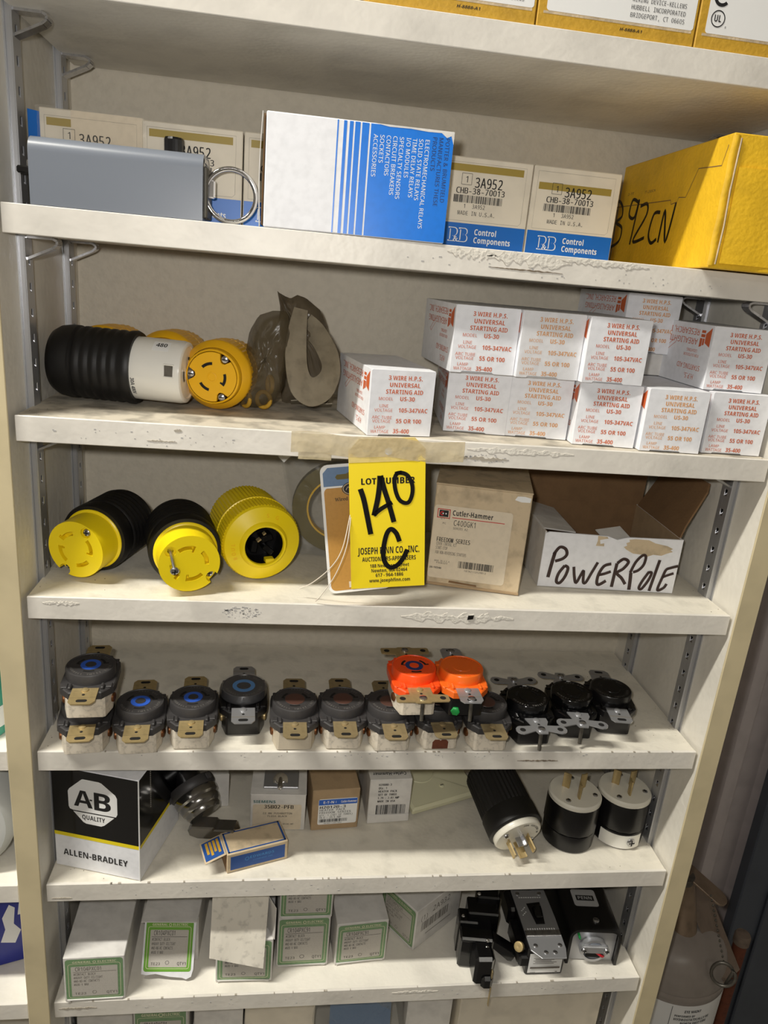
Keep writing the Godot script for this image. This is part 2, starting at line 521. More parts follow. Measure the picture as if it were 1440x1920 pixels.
	M.cabinet = mat(c8(84, 90, 100), 0.5, 0.0, grime, 3.0)
	M.siding = mat(c8(206, 196, 194), 0.6, 0.0, grime, 5.0)
	M.teal = mat(c8(72, 158, 134), 0.4)
	M.plaster = mat(c8(172, 168, 160), 0.9, 0.0, grime, 1.0)
	M.concrete = mat(c8(128, 124, 118), 0.85, 0.0, blot, 1.5)
	M.lamp_white = mat(c8(235, 235, 232), 0.4)
	M.glow = mat(c8(255, 250, 238), 0.5)
	M.glow.emission_enabled = true; M.glow.emission = Color(1.0, 0.96, 0.88); M.glow.emission_energy_multiplier = 3.0
	M.green_wire = mat(c8(30, 150, 70), 0.4)
	M.red_wire = mat(c8(200, 24, 40), 0.35)
	M.nameplate = mat(c8(190, 190, 190), 0.35, 0.3)

func tube_light(p: Vector3, length: float, energy: float, label: String):
	var o := thing("ceiling_light", label, "ceiling light", p)
	part(o, "housing", geo().box(Vector3(0, 0.075, 0), Vector3(length + 0.06, 0.05, 0.16), 0.008), M.lamp_white)
	for s in [-1, 1]:
		part(o, "fluorescent_tube", geo(Transform3D(Basis(Vector3(0, 1, 0), Vector3(1, 0, 0), Vector3(0, 0, -1)), Vector3(-length / 2, 0.03, s * 0.035))).lathe([Vector2(0.0, 0.0), Vector2(0.013, 0.0), Vector2(0.013, length), Vector2(0.0, length)], 14), M.glow)
		part(o, "lamp_holder", geo().box(Vector3(s * (length / 2 + 0.008), 0.035, 0), Vector3(0.016, 0.04, 0.12), 0.003), M.lamp_white)
	var l := AreaLight3D.new(); l.name = "tube_glow"; add_child(l)
	l.position = p + Vector3(0, Y0 - 0.004, 0); l.rotation_degrees = Vector3(-90, 0, 0)
	l.area_size = Vector2(length, 0.09); l.light_energy = energy; l.light_color = Color(1.0, 0.985, 0.945); l.shadow_enabled = true
	l.area_range = 12.0; l.area_attenuation = 2.0

func build_room():
	struct("floor", geo().box(Vector3(0.1, -0.05, 1.4), Vector3(5.2, 0.1, 4.2)), M.concrete)
	struct("ceiling", geo().box(Vector3(0.1, 3.2, 1.4), Vector3(5.2, 0.1, 4.2)), M.plaster)
	struct("wall_left", geo().box(Vector3(-2.45, 1.55, 1.4), Vector3(0.1, 3.2, 4.2)), M.plaster)
	struct("wall_right", geo().box(Vector3(2.65, 1.55, 1.4), Vector3(0.1, 3.2, 4.2)), M.plaster)
	struct("wall_front", geo().box(Vector3(0.1, 1.55, 3.45), Vector3(5.2, 3.2, 0.1)), M.plaster)
	# ribbed metal siding behind the bays
	var prof := PackedVector2Array()
	var x := -2.4
	while x < 2.6:
		for q in [[0.0, 0.0], [0.024, 0.0], [0.034, 0.02], [0.054, 0.02], [0.064, 0.0]]: prof.append(Vector2(x + q[0], q[1]))
		x += 0.064 + 0.012
	var g := geo()
	for i in prof.size() - 1:
		var a := Vector3(prof[i].x, 0, -0.34 + prof[i].y)
		var b := Vector3(prof[i + 1].x, 0, -0.34 + prof[i + 1].y)
		var up := Vector3(0, 3.15, 0)
		var bk := Vector3(0, 0, -0.02 - prof[i].y)
		g.quad(a, b, b + up, a + up)
		var a2 := Vector3(a.x, 0, -0.37)
		var b2 := Vector3(b.x, 0, -0.37)
		g.quad(b2, a2, a2 + up, b2 + up)
	struct("wall_back", g, M.siding)

# ------------------------------------------------------------------ the bay itself
func chip_patch(x0: float, y0: float, x1: float, y1: float, sd: int, depth := 0.0003) -> Geo:   # ragged spot where the facing has broken away
	var f1 := FastNoiseLite.new(); f1.seed = sd; f1.frequency = 0.13; f1.fractal_octaves = 3
	var up := PackedVector2Array()
	var k := 64
	for i in k + 1:
		var f := float(i) / k
		var e := sin(PI * clampf(f, 0.02, 0.98))
		up.append(Vector2(lerpf(x0, x1, f), lerpf((y0 + y1) / 2, y1, clampf(e * 1.6, 0, 1) * clampf(0.62 + 1.1 * f1.get_noise_2d(i, 3.0), 0.08, 1.0))))
	for i in k + 1:
		var f := 1.0 - float(i) / k
		var e := sin(PI * clampf(f, 0.02, 0.98))
		up.append(Vector2(lerpf(x0, x1, f), lerpf((y0 + y1) / 2, y0, clampf(e * 1.6, 0, 1) * clampf(0.60 + 1.2 * f1.get_noise_2d(i, 40.0), 0.05, 1.0)) - 0.0002))
	var g := geo()
	g.prism(up, -0.0005, depth)
	return g

func shelf_board(o: Node3D, x0: float, x1: float, y: float, top: Material = null) -> Node3D:
	var w := x1 - x0
	var s := put(o, "shelf", null, null, "", Transform3D(Basis.IDENTITY, Vector3((x0 + x1) / 2, Y0 + y, 0)))
	s.mesh = geo().box(Vector3(0, -0.0103, -0.0995), Vector3(w, 0.0194, 0.1960), 0.0006).mesh(); s.material_override = top if top else M.laminate_top
	part(s, "facing_strip", geo().box(Vector3(0, -0.01015, -0.0006), Vector3(w, 0.0197, 0.0032), 0.0005), M.laminate)
	return s

func standard_mesh(h: float) -> ArrayMesh:                                       # slotted strip, its face towards +X
	var g := geo()
	g.box(Vector3(0.0005, h / 2, 0), Vector3(0.001, h, 0.020))
	for s in [-1, 1]:
		g.box(Vector3(0.0028, h / 2, s * 0.0072), Vector3(0.0046, h, 0.0018), 0.0006)
		g.box(Vector3(0.0050, h / 2, s * 0.0050), Vector3(0.0012, h, 0.0058), 0.0003)
	var y := 0.008
	while y < h - 0.01:
		g.box(Vector3(0.0050, y, 0), Vector3(0.0012, 0.0125, 0.0046))
		y += 0.019
	return g.mesh()
func lips_mesh(h: float) -> ArrayMesh:                                           # bent lips under the slots
	var g := geo()
	var y := 0.0175
	while y < h - 0.01:
		g.quad(Vector3(0.0054, y - 0.0034, -0.0022), Vector3(0.0054, y - 0.0034, 0.0022), Vector3(0.0030, y + 0.001, 0.0022), Vector3(0.0030, y + 0.001, -0.0022))
		y += 0.019
	return g.mesh()
func clip_mesh() -> ArrayMesh:                                                   # spring clip bent to a V, nose towards +X
	var g := geo()
	var line := [Vector2(0.0045, -0.0006), Vector2(0.0245, -0.0006), Vector2(0.0275, -0.0022), Vector2(0.0275, -0.0046), Vector2(0.0245, -0.0072), Vector2(0.0050, -0.0165), Vector2(0.0030, -0.0172)]
	for i in line.size() - 1:
		var a: Vector2 = line[i]
		var b: Vector2 = line[i + 1]
		var m := (b - a).orthogonal().normalized() * 0.0009
		g.prism(PackedVector2Array([a + m, b + m, b - m, a - m]), -0.0055, 0.0055)
	return g.mesh()

func build_shelving():
	var o := thing("shelving_unit", "almond laminate shelving bay with slotted metal standards and many shelves", "shelving", Vector3(0, -Y0, 0))
	part(o, "side_panel", geo().box(Vector3(-0.013, 1.0, -0.1), Vector3(0.019, 2.0, 0.208), 0.0006), M.panel)
	part(o, "edge_band", geo().box(Vector3(-0.013, 1.0, 0.0045), Vector3(0.0198, 2.0, 0.0016), 0.0005), M.band)
	part(o, "side_panel", geo().box(Vector3(0.6225, 1.0, -0.1), Vector3(0.019, 2.0, 0.208), 0.0006), M.panel)
	part(o, "edge_band", geo().box(Vector3(0.6225, 1.0, 0.0045), Vector3(0.0204, 2.0, 0.0022), 0.0006), M.band)
	part(o, "back_panel", geo().box(Vector3(0.305, 1.0, -0.202), Vector3(0.617, 2.0, 0.004)), M.back)
	part(o, "top_board", geo().box(Vector3(0.305, 2.01, -0.1), Vector3(0.654, 0.02, 0.21), 0.001), M.laminate)
	var by := {}
	for y in [0.44, SA, SB, SC, SD, SE, SF, SG, SH, -0.876, -1.0225, -1.169]: by[y] = shelf_board(o, 0.0, 0.61, y, {SC: M.dusty_top, SD: M.used_top, SE: M.used_top, SF: M.used_top}.get(y))
	# chips, stains and scuffs on the facings (shelf-local: x from the middle)
	var ch := func(y, x0, y0, x1, y1, sd, m = "chip"):
		var g: Geo = chip_patch(x0 - 0.305, y0, x1 - 0.305, y1, sd)
		var moved := geo(Transform3D(Basis.IDENTITY, Vector3(0, 0, 0.0011)))
		for i in g.v.size():
			moved.v.append(g.v[i] + Vector3(0, 0, 0.0011)); moved.n.append(g.n[i])
		part(by[y], "chipped_facing" if m == "chip" else "scuff", moved, M[m])
		if m == "chip":
			g = chip_patch(x0 - 0.3053, y0 - 0.0002, x1 - 0.3047, y1, sd, 0.00015)
			moved = geo()
			for i in g.v.size():
				moved.v.append(g.v[i] + Vector3(0, 0, 0.0010)); moved.n.append(g.n[i])
			part(by[y], "chip_edge", moved, M.chip_dark)
	ch.call(SB, 0.312, -0.0085, 0.352, -0.0004, 1)
	ch.call(SB, 0.342, -0.0105, 0.408, -0.0004, 2)
	ch.call(SB, 0.400, -0.0062, 0.470, -0.0004, 3)
	ch.call(SB, 0.345, -0.0135, 0.402, -0.0122, 4, "dirt")
	ch.call(SC, 0.345, -0.0085, 0.435, -0.0030, 5)
	ch.call(SC, 0.338, -0.0150, 0.380, -0.0115, 6, "chip_dark")
	ch.call(SC, 0.095, -0.0145, 0.117, -0.0130, 7, "chip_dark")
	ch.call(SC, 0.115, -0.0060, 0.121, -0.0035, 8, "chip_dark")
	ch.call(SD, 0.305, -0.0140, 0.405, -0.0040, 9)
	for sc in [[SD, 0.170, -0.0095, 0.016, 0.0055, 110], [SC, 0.360, -0.0130, 0.020, 0.0035, 50], [SE, 0.330, -0.004, 0.25, 0.003, 40], [SC, 0.100, -0.012, 0.08, 0.006, 26], [SG, 0.300, -0.010, 0.28, 0.006, 34], [SB, 0.420, -0.012, 0.16, 0.005, 30], [SF, 0.250, -0.010, 0.24, 0.006, 34]]:
		var fg := geo()
		for i in sc[5]:
			var a := rng.randf() * TAU
			var rr := sqrt(rng.randf())
			var sz := rng.randf_range(0.0003, 0.0011)
			fg.box(Vector3(sc[1] - 0.305 + cos(a) * rr * sc[3], sc[2] + sin(a) * rr * sc[4], 0.0011), Vector3(sz * rng.randf_range(0.7, 2.2), sz * 0.8, 0.0002))
		var fp := part(by[sc[0]], "scuff_flecks", fg, M.scuff); fp.set_meta("kind", "stuff")
	ch.call(SD, 0.012, -0.0070, 0.040, -0.0035, 12)
	ch.call(SF, 0.004, -0.0165, 0.022, -0.0150, 13, "chip_dark")
	ch.call(SG, 0.336, -0.0085, 0.385, -0.0050, 14)
	ch.call(SG, 0.004, -0.0100, 0.040, -0.0070, 15, "chip_dark")
	ch.call(SE, 0.430, -0.0105, 0.470, -0.0090, 16, "dirt")
	part(by[SD], "dark_fleck", geo().prism(pv([0.0585, -0.0105, 0.0635, -0.0098, 0.0640, -0.0062, 0.0590, -0.0066]), 0.0012, 0.0024, 0.0003), M.marker)
	# nicks along the front edge of the last shelves and loose dirt in the corners
	for y in [SF, SG, SE]:
		var g := geo()
		for i in 20:
			var x := rng.randf_range(-0.3, 0.3)
			g.box(Vector3(x, -0.00045, 0.0003), Vector3(rng.randf_range(0.0005, 0.0028), 0.0005, 0.0018))
		var p := part(by[y], "edge_nicks", g, M.chip_dark); p.set_meta("kind", "stuff")
	for y in [SC, SD, SE, SF, SG]:
		var g := geo()
		for i in 60:
			var e := rng.randf()
			var x: float = (0.301 - e * e * 0.06) * (1 if rng.randf() < 0.6 else -1)
			var s := rng.randf_range(0.0002, 0.0007)
			g.box(Vector3(x, -0.0006 + s * 0.25, rng.randf_range(-0.19, -0.004)), Vector3(s, s * 0.5, s))
		var p := part(by[y], "crumbs", g, M.dirt); p.set_meta("kind", "stuff")
	var sm := standard_mesh(1.7)
	var lm := lips_mesh(1.7)
	var cm := clip_mesh()
	var flip := Basis(Vector3.UP, PI)
	for z in [-0.046, -0.160]:
		for side in 2:
			var xf := Transform3D(Basis.IDENTITY, Vector3(-0.0035, 0.08, z)) if side == 0 else Transform3D(flip, Vector3(0.613, 0.08, z))
			var p := put(o, "shelf_standard", sm, M.zinc, "zinc strip with a row of slots", xf)
			put(p, "slot_lips", lm, M.steel).set_meta("kind", "stuff")
			put(p, "channel", geo().box(Vector3(0.0016, 0.85, 0), Vector3(0.0008, 1.7, 0.012)).mesh(), M.slot)
			for y in [SA, SB, SC, SD, SE, SF, SG, SH]:
				put(o, "shelf_clip", cm, M.steel, "", Transform3D(xf.basis, Vector3(xf.origin.x, Y0 + y - 0.0204, z)))
	# the neighbouring bay on the left
	var q := thing("shelving_unit", "neighbouring almond shelving bay cut off by the photo's left edge", "shelving", Vector3(0, -Y0, 0))
	for y in [SA, SB, SC, SD, SE, SF, SG, SH, -0.876, -1.0225, -1.169]: shelf_board(q, -0.6345, -0.0245, y)
	part(q, "back_panel", geo().box(Vector3(-0.331, 1.0, -0.202), Vector3(0.612, 2.0, 0.004)), M.back)
	part(q, "side_panel", geo().box(Vector3(-0.648, 1.0, -0.1), Vector3(0.019, 2.0, 0.208), 0.0006), M.panel)

# ------------------------------------------------------------------ cartons
func carton(called: String, label: String, w: float, h: float, d: float, p: Vector3, turn: float, m: Material, group := "", cat := "box") -> Node3D:
	var o := thing(called, label, cat, p, turn, group)
	part(o, "body", geo().box(Vector3(0, h / 2, -d / 2), Vector3(w, h, d), 0.0007), m)
	return o

func shelf_a_stock():
	var names := ["leftmost yellow carton on the top shelf, mostly above the frame", "middle yellow carton on the top shelf with white address label", "rightmost yellow carton on the top shelf with round certification mark"]
	for i in 3:
		var w := 0.1155
		var o := carton("yellow_carton", names[i], w, 0.075, 0.16, Vector3(0.2408 + 0.1165 * i + w / 2, SA, -0.0015), 0, M.ochre_card, "yellow cartons on the top shelf")
		var f := face_of("front", w, 0.075, 0.16)
		part(o, "paper_label", geo(f).flat(rrect(w / 2 + 0.002, 0.043, w - 0.008, 0.066, 0.002)), M.label_white)
		var g := geo(f.translated_local(Vector3(0, 0, 0.0002)))
		write(g, "WIRING DEVICE-KELLEMS", 0.066, 0.0225, 0.0028, 0.040, "mono")
		write(g, "HUBBELL INCORPORATED", 0.066, 0.0178, 0.0028, 0.040, "mono")
		write(g, "BRIDGEPORT, CT 06605", 0.066, 0.0131, 0.0028, 0.040, "mono")
		if i == 2:
			g.flat(ring_poly(0.0046, 0.0053, 0, 359.9, 28, Vector2(0.014, 0.0195)))
			write(g, "UL", 0.0112, 0.0176, 0.0042, 0.0052, "bold")
			write(g, "R", 0.0202, 0.0142, 0.0014)
			g.flat(ring_poly(0.0040, 0.0062, 40, 320, 20, Vector2(0.0145, 0.033)))
		part(o, "printed_text", g, M.ink)
		g = geo(f)
		write(g, "H-8888-A1", 0.060, 0.0042, 0.0018, 0.016, "bold", 0, 0.0, 0.3)
		part(o, "printed_code", g, M.ink)
		# scuffed crease along the lower edge of the label
		part(o, "worn_edge", geo(f).rect(0.004, 0.0082, w - 0.003, 0.0098, -0.00005), M.kraft_pale)

func relay_box_print(o: Node3D, w: float, h: float, sd: int, low := 0.0):
	var f := face_of("front", w, h, 0.1)
	var fy := func(v: float) -> float: return h * (1.0 - v)
	part(o, "gold_stripe", geo(f).rect(0.07 * w, fy.call(0.155 + low), 0.90 * w, fy.call(0.078 + low)), M.gold_ink)
	part(o, "blue_band", geo(f).rect(0.0006, 0.0006, w - 0.0006, fy.call(0.715)), M.blue_ink)
	var g := geo(f.translated_local(Vector3(0, 0, 0.0001)))
	for r in [[0.225, 0.175, 0.335, 0.295]]:
		var x0: float = r[0] * w
		var x1: float = r[2] * w
		var y1: float = fy.call(r[1])
		var y0: float = fy.call(r[3])
		g.stroke([Vector2(x0, y0), Vector2(x1, y0)], 0.0003); g.stroke([Vector2(x0, y1), Vector2(x1, y1)], 0.0003)
		g.stroke([Vector2(x0, y0), Vector2(x0, y1)], 0.0003); g.stroke([Vector2(x1, y0), Vector2(x1, y1)], 0.0003)
	write(g, "1", 0.28 * w, fy.call(0.272), 0.0046, -1, "mono", 1)
	write(g, "3A952", 0.375 * w, fy.call(0.318), 0.0072, 0.30 * w, "mono")
	write(g, "3A952", 0.378 * w, fy.call(0.318), 0.0072, 0.30 * w, "mono")
	write(g, "CHB-38-70013", 0.175 * w, fy.call(0.392), 0.0043, 0.535 * w, "mono")
	write(g, "CHB-38-70013", 0.178 * w, fy.call(0.392), 0.0043, 0.535 * w, "mono")
	barcode(g, 0.155 * w, fy.call(0.49), 0.70 * w, fy.call(0.408), 44, sd)
	write(g, "1", 0.275 * w, fy.call(0.548), 0.0030, -1, "mono")
	write(g, "3A952", 0.37 * w, fy.call(0.548), 0.0030, 0.14 * w, "mono")
	write(g, "MADE IN U.S.A.", 0.215 * w, fy.call(0.625), 0.0030, 0.41 * w, "mono")
	part(o, "printed_text", g, M.ink)
	g = geo(f.translated_local(Vector3(0, 0, 0.0001)))
	var xs := [0.05, 0.93]
	g.stroke([Vector2(xs[0] * w, fy.call(0.06)), Vector2(xs[1] * w, fy.call(0.06)), Vector2(xs[1] * w, fy.call(0.66)), Vector2((xs[1] - 0.03) * w, fy.call(0.69)), Vector2(xs[0] * w, fy.call(0.69)), Vector2(xs[0] * w, fy.call(0.06))], 0.00016)
	part(o, "printed_frame", g, M.ink_faded)
	g = geo(f.translated_local(Vector3(0, 0, 0.0001)))
	write(g, "P", 0.135 * w, fy.call(0.925), 0.0108, 0.105 * w, "serif")
	write(g, "B", 0.250 * w, fy.call(0.925), 0.0108, 0.105 * w, "serif")
	part(o, "logo", g, M.label_white)
	g = geo(f.translated_local(Vector3(0, 0, 0.0002)))
	write(g, "P", 0.149 * w, fy.call(0.917), 0.0097, 0.080 * w, "serif")
	write(g, "B", 0.264 * w, fy.call(0.917), 0.0097, 0.080 * w, "serif")
	part(o, "logo_fill", g, M.blue_ink)
	g = geo(f.translated_local(Vector3(0, 0, 0.0003)))
	write(g, "&", 0.195 * w, fy.call(0.925), 0.0042, 0.055 * w, "serif")
	write(g, "Control", 0.425 * w, fy.call(0.835), 0.0044, 0.245 * w, "bold")
	write(g, "Components", 0.425 * w, fy.call(0.925), 0.0044, 0.415 * w, "bold")
	part(o, "printed_name", g, M.label_white)

func shelf_b_stock():
	# five relay cartons in the back row
	var w := 0.0730
	var h := 0.0672
	var xs := [0.0135, 0.0852, 0.1592, 0.3105, 0.3842]
	var lb := ["relay carton in the corner behind the grey box, yellowed tape across it", "relay carton behind the ring of the grey box", "relay carton mostly hidden behind the bright blue carton", "relay carton with barcode right beside the bright blue carton", "relay carton with barcode leaning against the yellow carton"]
	for i in 5:
		var o := carton("relay_carton", lb[i], w, h + (0.001 if i == 0 else 0.0), 0.11, Vector3(xs[i] + w / 2, SB, -0.048), 0.4, M.cream_card, "white and blue relay cartons")
		relay_box_print(o, w, h, 40 + i, 0.10 if i == 4 else 0.0)
		if i == 0:
			part(o, "yellowed_label", geo(face_of("front", w, h, 0.1)).rect(0.022, 0.022, w - 0.001, h + 0.0008, 0.00001), M.label_paper)
			part(o, "side_flap", geo(Transform3D(Basis(Vector3.UP, 0.9), Vector3(-w / 2, 0, 0))).box(Vector3(-0.004, 0.034, -0.0004), Vector3(0.009, 0.062, 0.0006)), M.blue_ink)
			var tp := geo()
			tp.grid(16, 8, func(u, v): return Vector3(lerpf(-w / 2 - 0.002, w / 2 + 0.001, u), lerpf(0.046, h + 0.0016, v) + 0.0008 * sin(u * 17), 0.0009 + 0.0007 * sin(u * 23.0 + v * 7.0) * sin(v * 9.0)))
			part(o, "clear_tape", tp, M.clear_tape)
	# big carton lying in front
	var W := 0.1312
	var Hh := 0.0745
	var o := carton("relay_carton", "large white and bright blue carton with product list printed sideways", W, Hh, 0.046, Vector3(0.2424, SB, 0.0012), -0.6, M.white_card)
	var f := face_of("front", W, Hh, 0.046)
	var g := geo(f)
	for s in [[0.370, 0.377], [0.404, 0.421], [0.435, 0.455], [0.464, 0.492], [0.501, 0.539], [0.548, 0.9985]]: g.rect(s[0] * W, 0.0005, s[1] * W, Hh - 0.0006)
	part(o, "blue_print", g, M.bright_blue)
	var col := [["ELECTROMECHANICAL RELAYS", 0.846, 0.785], ["SOLID STATE RELAYS", 0.811, 0.535], ["TIME DELAY RELAYS", 0.777, 0.515], ["I/O MODULES", 0.744, 0.345], ["SPECIALTY SENSORS", 0.706, 0.54], ["CIRCUIT BREAKERS", 0.671, 0.51], ["CONTACTORS", 0.636, 0.345], ["SOCKETS", 0.601, 0.24], ["ACCESSORIES", 0.566, 0.365]]
	g = geo(f.translated_local(Vector3(0, 0, 0.0001)))
	for c in col: write(g, c[0], c[1] * W, Hh * 0.905, 0.0030, c[2] * Hh, "sans", 0, -PI / 2)
	part(o, "printed_list", g, M.label_white)
	g = geo(f.translated_local(Vector3(0, 0, 0.0001)))
	for c in [["POTTER & BRUMFIELD", 0.955, 0.56], ["MANUFACTURES THESE", 0.919, 0.60], ["PRODUCTS", 0.885, 0.29]]: write(g, c[0], c[1] * W, Hh * 0.935, 0.0030, c[2] * Hh, "sans", 0, -PI / 2)
	part(o, "printed_heading", g, M.navy_ink)
	g = geo(f.translated_local(Vector3(0, 0, 0.00015)))
	g.flat(pv([0.075, 0.0743, 0.128, 0.0743, 0.1311, 0.0743, 0.1311, 0.066, 0.1290, 0.0715, 0.126, 0.070, 0.122, 0.0728, 0.112, 0.0726, 0.100, 0.0733, 0.085, 0.0730]))
	part(o, "worn_edge", g, M.white_worn)
	part(o, "open_flap", geo(Transform3D(Basis(Vector3.UP, 0.06), Vector3(-W / 2 - 0.0012, 0, 0.0))).grid(8, 10, func(u, v): return Vector3(-0.0010 - 0.0012 * sin(v * PI) , 0.0005 + v * (Hh - 0.001), -u * 0.034), 0.0006), M.white_worn)
	part(o, "flap_lining", geo().box(Vector3(-W / 2 - 0.0012, Hh / 2, -0.016), Vector3(0.0012, Hh * 0.96, 0.028)), M.kraft_dark)
	# grey painted box with a pull ring
	var e := thing("control_box", "grey painted metal box with chrome pull ring and black knob", "metal box", Vector3(0.0770, SB, 0.0), 0.3)
	var pr := PackedVector2Array()
	var hh := 0.0438
	for k in 9:
		var a := PI / 2 * k / 8
		pr.append(Vector2(-0.010 + 0.010 * cos(a), hh - 0.010 + 0.010 * sin(a)))
	for k in 9:
		var a := PI / 2 + PI / 2 * k / 8
		pr.append(Vector2(-0.036 + 0.006 * cos(a), hh - 0.006 + 0.006 * sin(a)))
	pr.append(Vector2(-0.042, 0.0)); pr.append(Vector2(0, 0))
	# outline is (z, y), drawn out along x
	var zx := Transform3D(Basis(Vector3(0, 0, 1), Vector3(0, 1, 0), Vector3(-1, 0, 0)), Vector3.ZERO)
	part(e, "shell", smooth_prism(zx, pr, -0.0575, 0.0575), M.grey_paint)
	part(e, "end_plate", geo().box(Vector3(0.0588, 0.019, -0.022), Vector3(0.0025, 0.034, 0.032), 0.0008), M.dark_end)
	part(e, "end_rim", geo(Transform3D(Basis(Vector3(0, 0, -1), Vector3(0, 1, 0), Vector3(1, 0, 0)), Vector3(0.0575, 0, 0))).stroke([Vector2(0.003, 0.002), Vector2(0.003, 0.034), Vector2(0.008, 0.040), Vector2(0.032, 0.040)], 0.003, 0.0006), M.steel)
	var rp := []
	for k in 40:
		var a := TAU * k / 40
		rp.append(Vector3(0.0755 + 0.0178 * cos(a), 0.0196 + 0.0178 * sin(a), -0.018 - 0.0028 * cos(a)))
	part(e, "pull_ring", geo().tube(rp, 0.0018, 10, true), M.chrome)
	part(e, "ring_clip", geo().box(Vector3(0.0612, 0.0225, -0.0185), Vector3(0.0065, 0.0125, 0.0062), 0.001), M.chrome)
	part(e, "knob", geo(Transform3D(Basis.IDENTITY, Vector3(0.0335, hh - 0.001, -0.032))).lathe([Vector2(0.007, 0), Vector2(0.007, 0.011), Vector2(0.0064, 0.0125), Vector2(0, 0.0125)], 24, 0, TAU, 0.04), M.black_plastic)
	part(e, "pivot", geo().box(Vector3(-0.0605, 0.026, -0.02), Vector3(0.006, 0.007, 0.010), 0.001), M.steel)
	part(e, "latch", geo().box(Vector3(-0.0630, 0.0225, -0.014), Vector3(0.012, 0.0048, 0.006), 0.001).box(Vector3(-0.0605, 0.010, -0.020), Vector3(0.004, 0.020, 0.016), 0.001), M.black_plastic)
	part(e, "rivet", geo(Transform3D(Basis.IDENTITY, Vector3(-0.039, hh - 0.0004, -0.022))).lathe([Vector2(0.0026, 0), Vector2(0.0022, 0.0012), Vector2(0.0, 0.0016)], 14), M.steel)
	# large yellow carton at the right
	var Wy := 0.086
	var Hy := 0.0935
	var Dy := 0.196
	var y := carton("yellow_carton", "large yellow carton with black marker lettering, overhanging the shelf edge", Wy, Hy, Dy, Vector3(0.5545, SB + 0.0008, 0.012), -1.2, M.yellow_card)
	var L := face_of("left", Wy, Hy, Dy)
	var P := func(z, yy): return Vector2(Dy + z - 0.012, yy - SB)            # shelf depth and height to that face
	g = geo(L)
	var bx := [[-0.192, 0.168, -0.190, 0.207, -0.176, 0.205, -0.172, 0.195, -0.184, 0.190, -0.168, 0.184, -0.170, 0.172, -0.192, 0.166],
		[-0.138, 0.205, -0.152, 0.208, -0.155, 0.195, -0.142, 0.192, -0.137, 0.207, -0.142, 0.168],
		[-0.132, 0.201, -0.118, 0.202, -0.116, 0.192, -0.136, 0.171, -0.112, 0.173],
		[-0.088, 0.193, -0.100, 0.192, -0.104, 0.176, -0.096, 0.168, -0.086, 0.171],
		[-0.082, 0.168, -0.079, 0.194, -0.068, 0.168, -0.061, 0.199]]
	for s in bx:
		var q := []
		for k in range(0, s.size(), 2):
			var p2: Vector2 = P.call(s[k], s[k + 1]); q.append_array([p2.x, p2.y])
		g.stroke(curve(q, 6), 0.0030)
	part(y, "marker_lettering", g, M.marker)
	g = geo(L)
	var seam := []
	for k in [[-0.20, 0.2045], [-0.072, 0.2015], [-0.070, 0.198], [-0.060, 0.199], [-0.058, 0.2025], [-0.046, 0.2015], [-0.033, 0.2215], [0.002, 0.2195], [0.0065, 0.2330]]: seam.append(P.call(k[0], k[1]))
	g.stroke(seam, 0.0007)
	write(g, "2-TT", P.call(-0.166, 0).x, 0.066, 0.0022, 0.014); write(g, "TT-200CN", P.call(-0.128, 0).x, 0.0645, 0.0022, 0.022)
	part(y, "flap_seam", g, M.kraft_dark)
	part(y, "corner_fold", geo().grid(4, 20, func(u, v): return Vector3(-Wy / 2 - 0.0016 + 0.006 * u, 0.002 + v * (Hy - 0.004), 0.0008 + 0.0012 * sin(u * PI) + 0.0006 * sin(v * 21)), 0.0008), M.yellow_card)
	part(y, "torn_edge", geo().tube([Vector3(-Wy / 2 + 0.0045, 0.003, 0.0016), Vector3(-Wy / 2 + 0.0052, 0.03, 0.0018), Vector3(-Wy / 2 + 0.0042, 0.055, 0.0018), Vector3(-Wy / 2 + 0.005, 0.09, 0.0014)], 0.0007, 6), M.kraft_pale)
	part(y, "end_flap", geo().grid(6, 6, func(u, v): return Vector3(lerpf(-Wy / 2 + 0.008, Wy / 2 - 0.002, u), lerpf(0.004, Hy * 0.76, v), 0.0012 + 0.0008 * sin(u * 9.0)), 0.0008), M.yellow_card)

func smooth_prism(xf: Transform3D, pr: PackedVector2Array, z0: float, z1: float) -> Geo:     # rounded outline drawn out, with soft sides
	var g := geo(xf)
	if Geometry2D.is_polygon_clockwise(pr): pr.reverse()
	var k := pr.size()
	var nn := []
	for i in k:
		var e0 := (pr[i] - pr[(i + k - 1) % k]).normalized()
		var e1 := (pr[(i + 1) % k] - pr[i]).normalized()
		nn.append([Vector2(e0.y, -e0.x), Vector2(e1.y, -e1.x)])
	for i in k:
		var j := (i + 1) % k
		var na: Vector2 = (nn[i][0] + nn[i][1]).normalized() if nn[i][0].dot(nn[i][1]) > 0.8 else nn[i][1]
		var nb: Vector2 = (nn[j][0] + nn[j][1]).normalized() if nn[j][0].dot(nn[j][1]) > 0.8 else nn[j][0]
		var a := Vector3(pr[i].x, pr[i].y, z0)
		var b := Vector3(pr[j].x, pr[j].y, z0)
		var c := Vector3(pr[j].x, pr[j].y, z1)
		var d := Vector3(pr[i].x, pr[i].y, z1)
		var A := Vector3(na.x, na.y, 0)
		var B := Vector3(nb.x, nb.y, 0)
		g.tn(a, b, c, A, B, B); g.tn(a, c, d, A, B, A)
	g.flat(pr, z1)
	var keep := g.t
	var ids := g.tris(pr)
	for i in range(0, ids.size(), 3): 
		var q := [ids[i], ids[i + 1], ids[i + 2]]
		if (pr[q[1]] - pr[q[0]]).cross(pr[q[2]] - pr[q[0]]) > 0: q.reverse()
		g.tri(Vector3(pr[q[0]].x, pr[q[0]].y, z0), Vector3(pr[q[1]].x, pr[q[1]].y, z0), Vector3(pr[q[2]].x, pr[q[2]].y, z0))
	g.t = keep
	return g

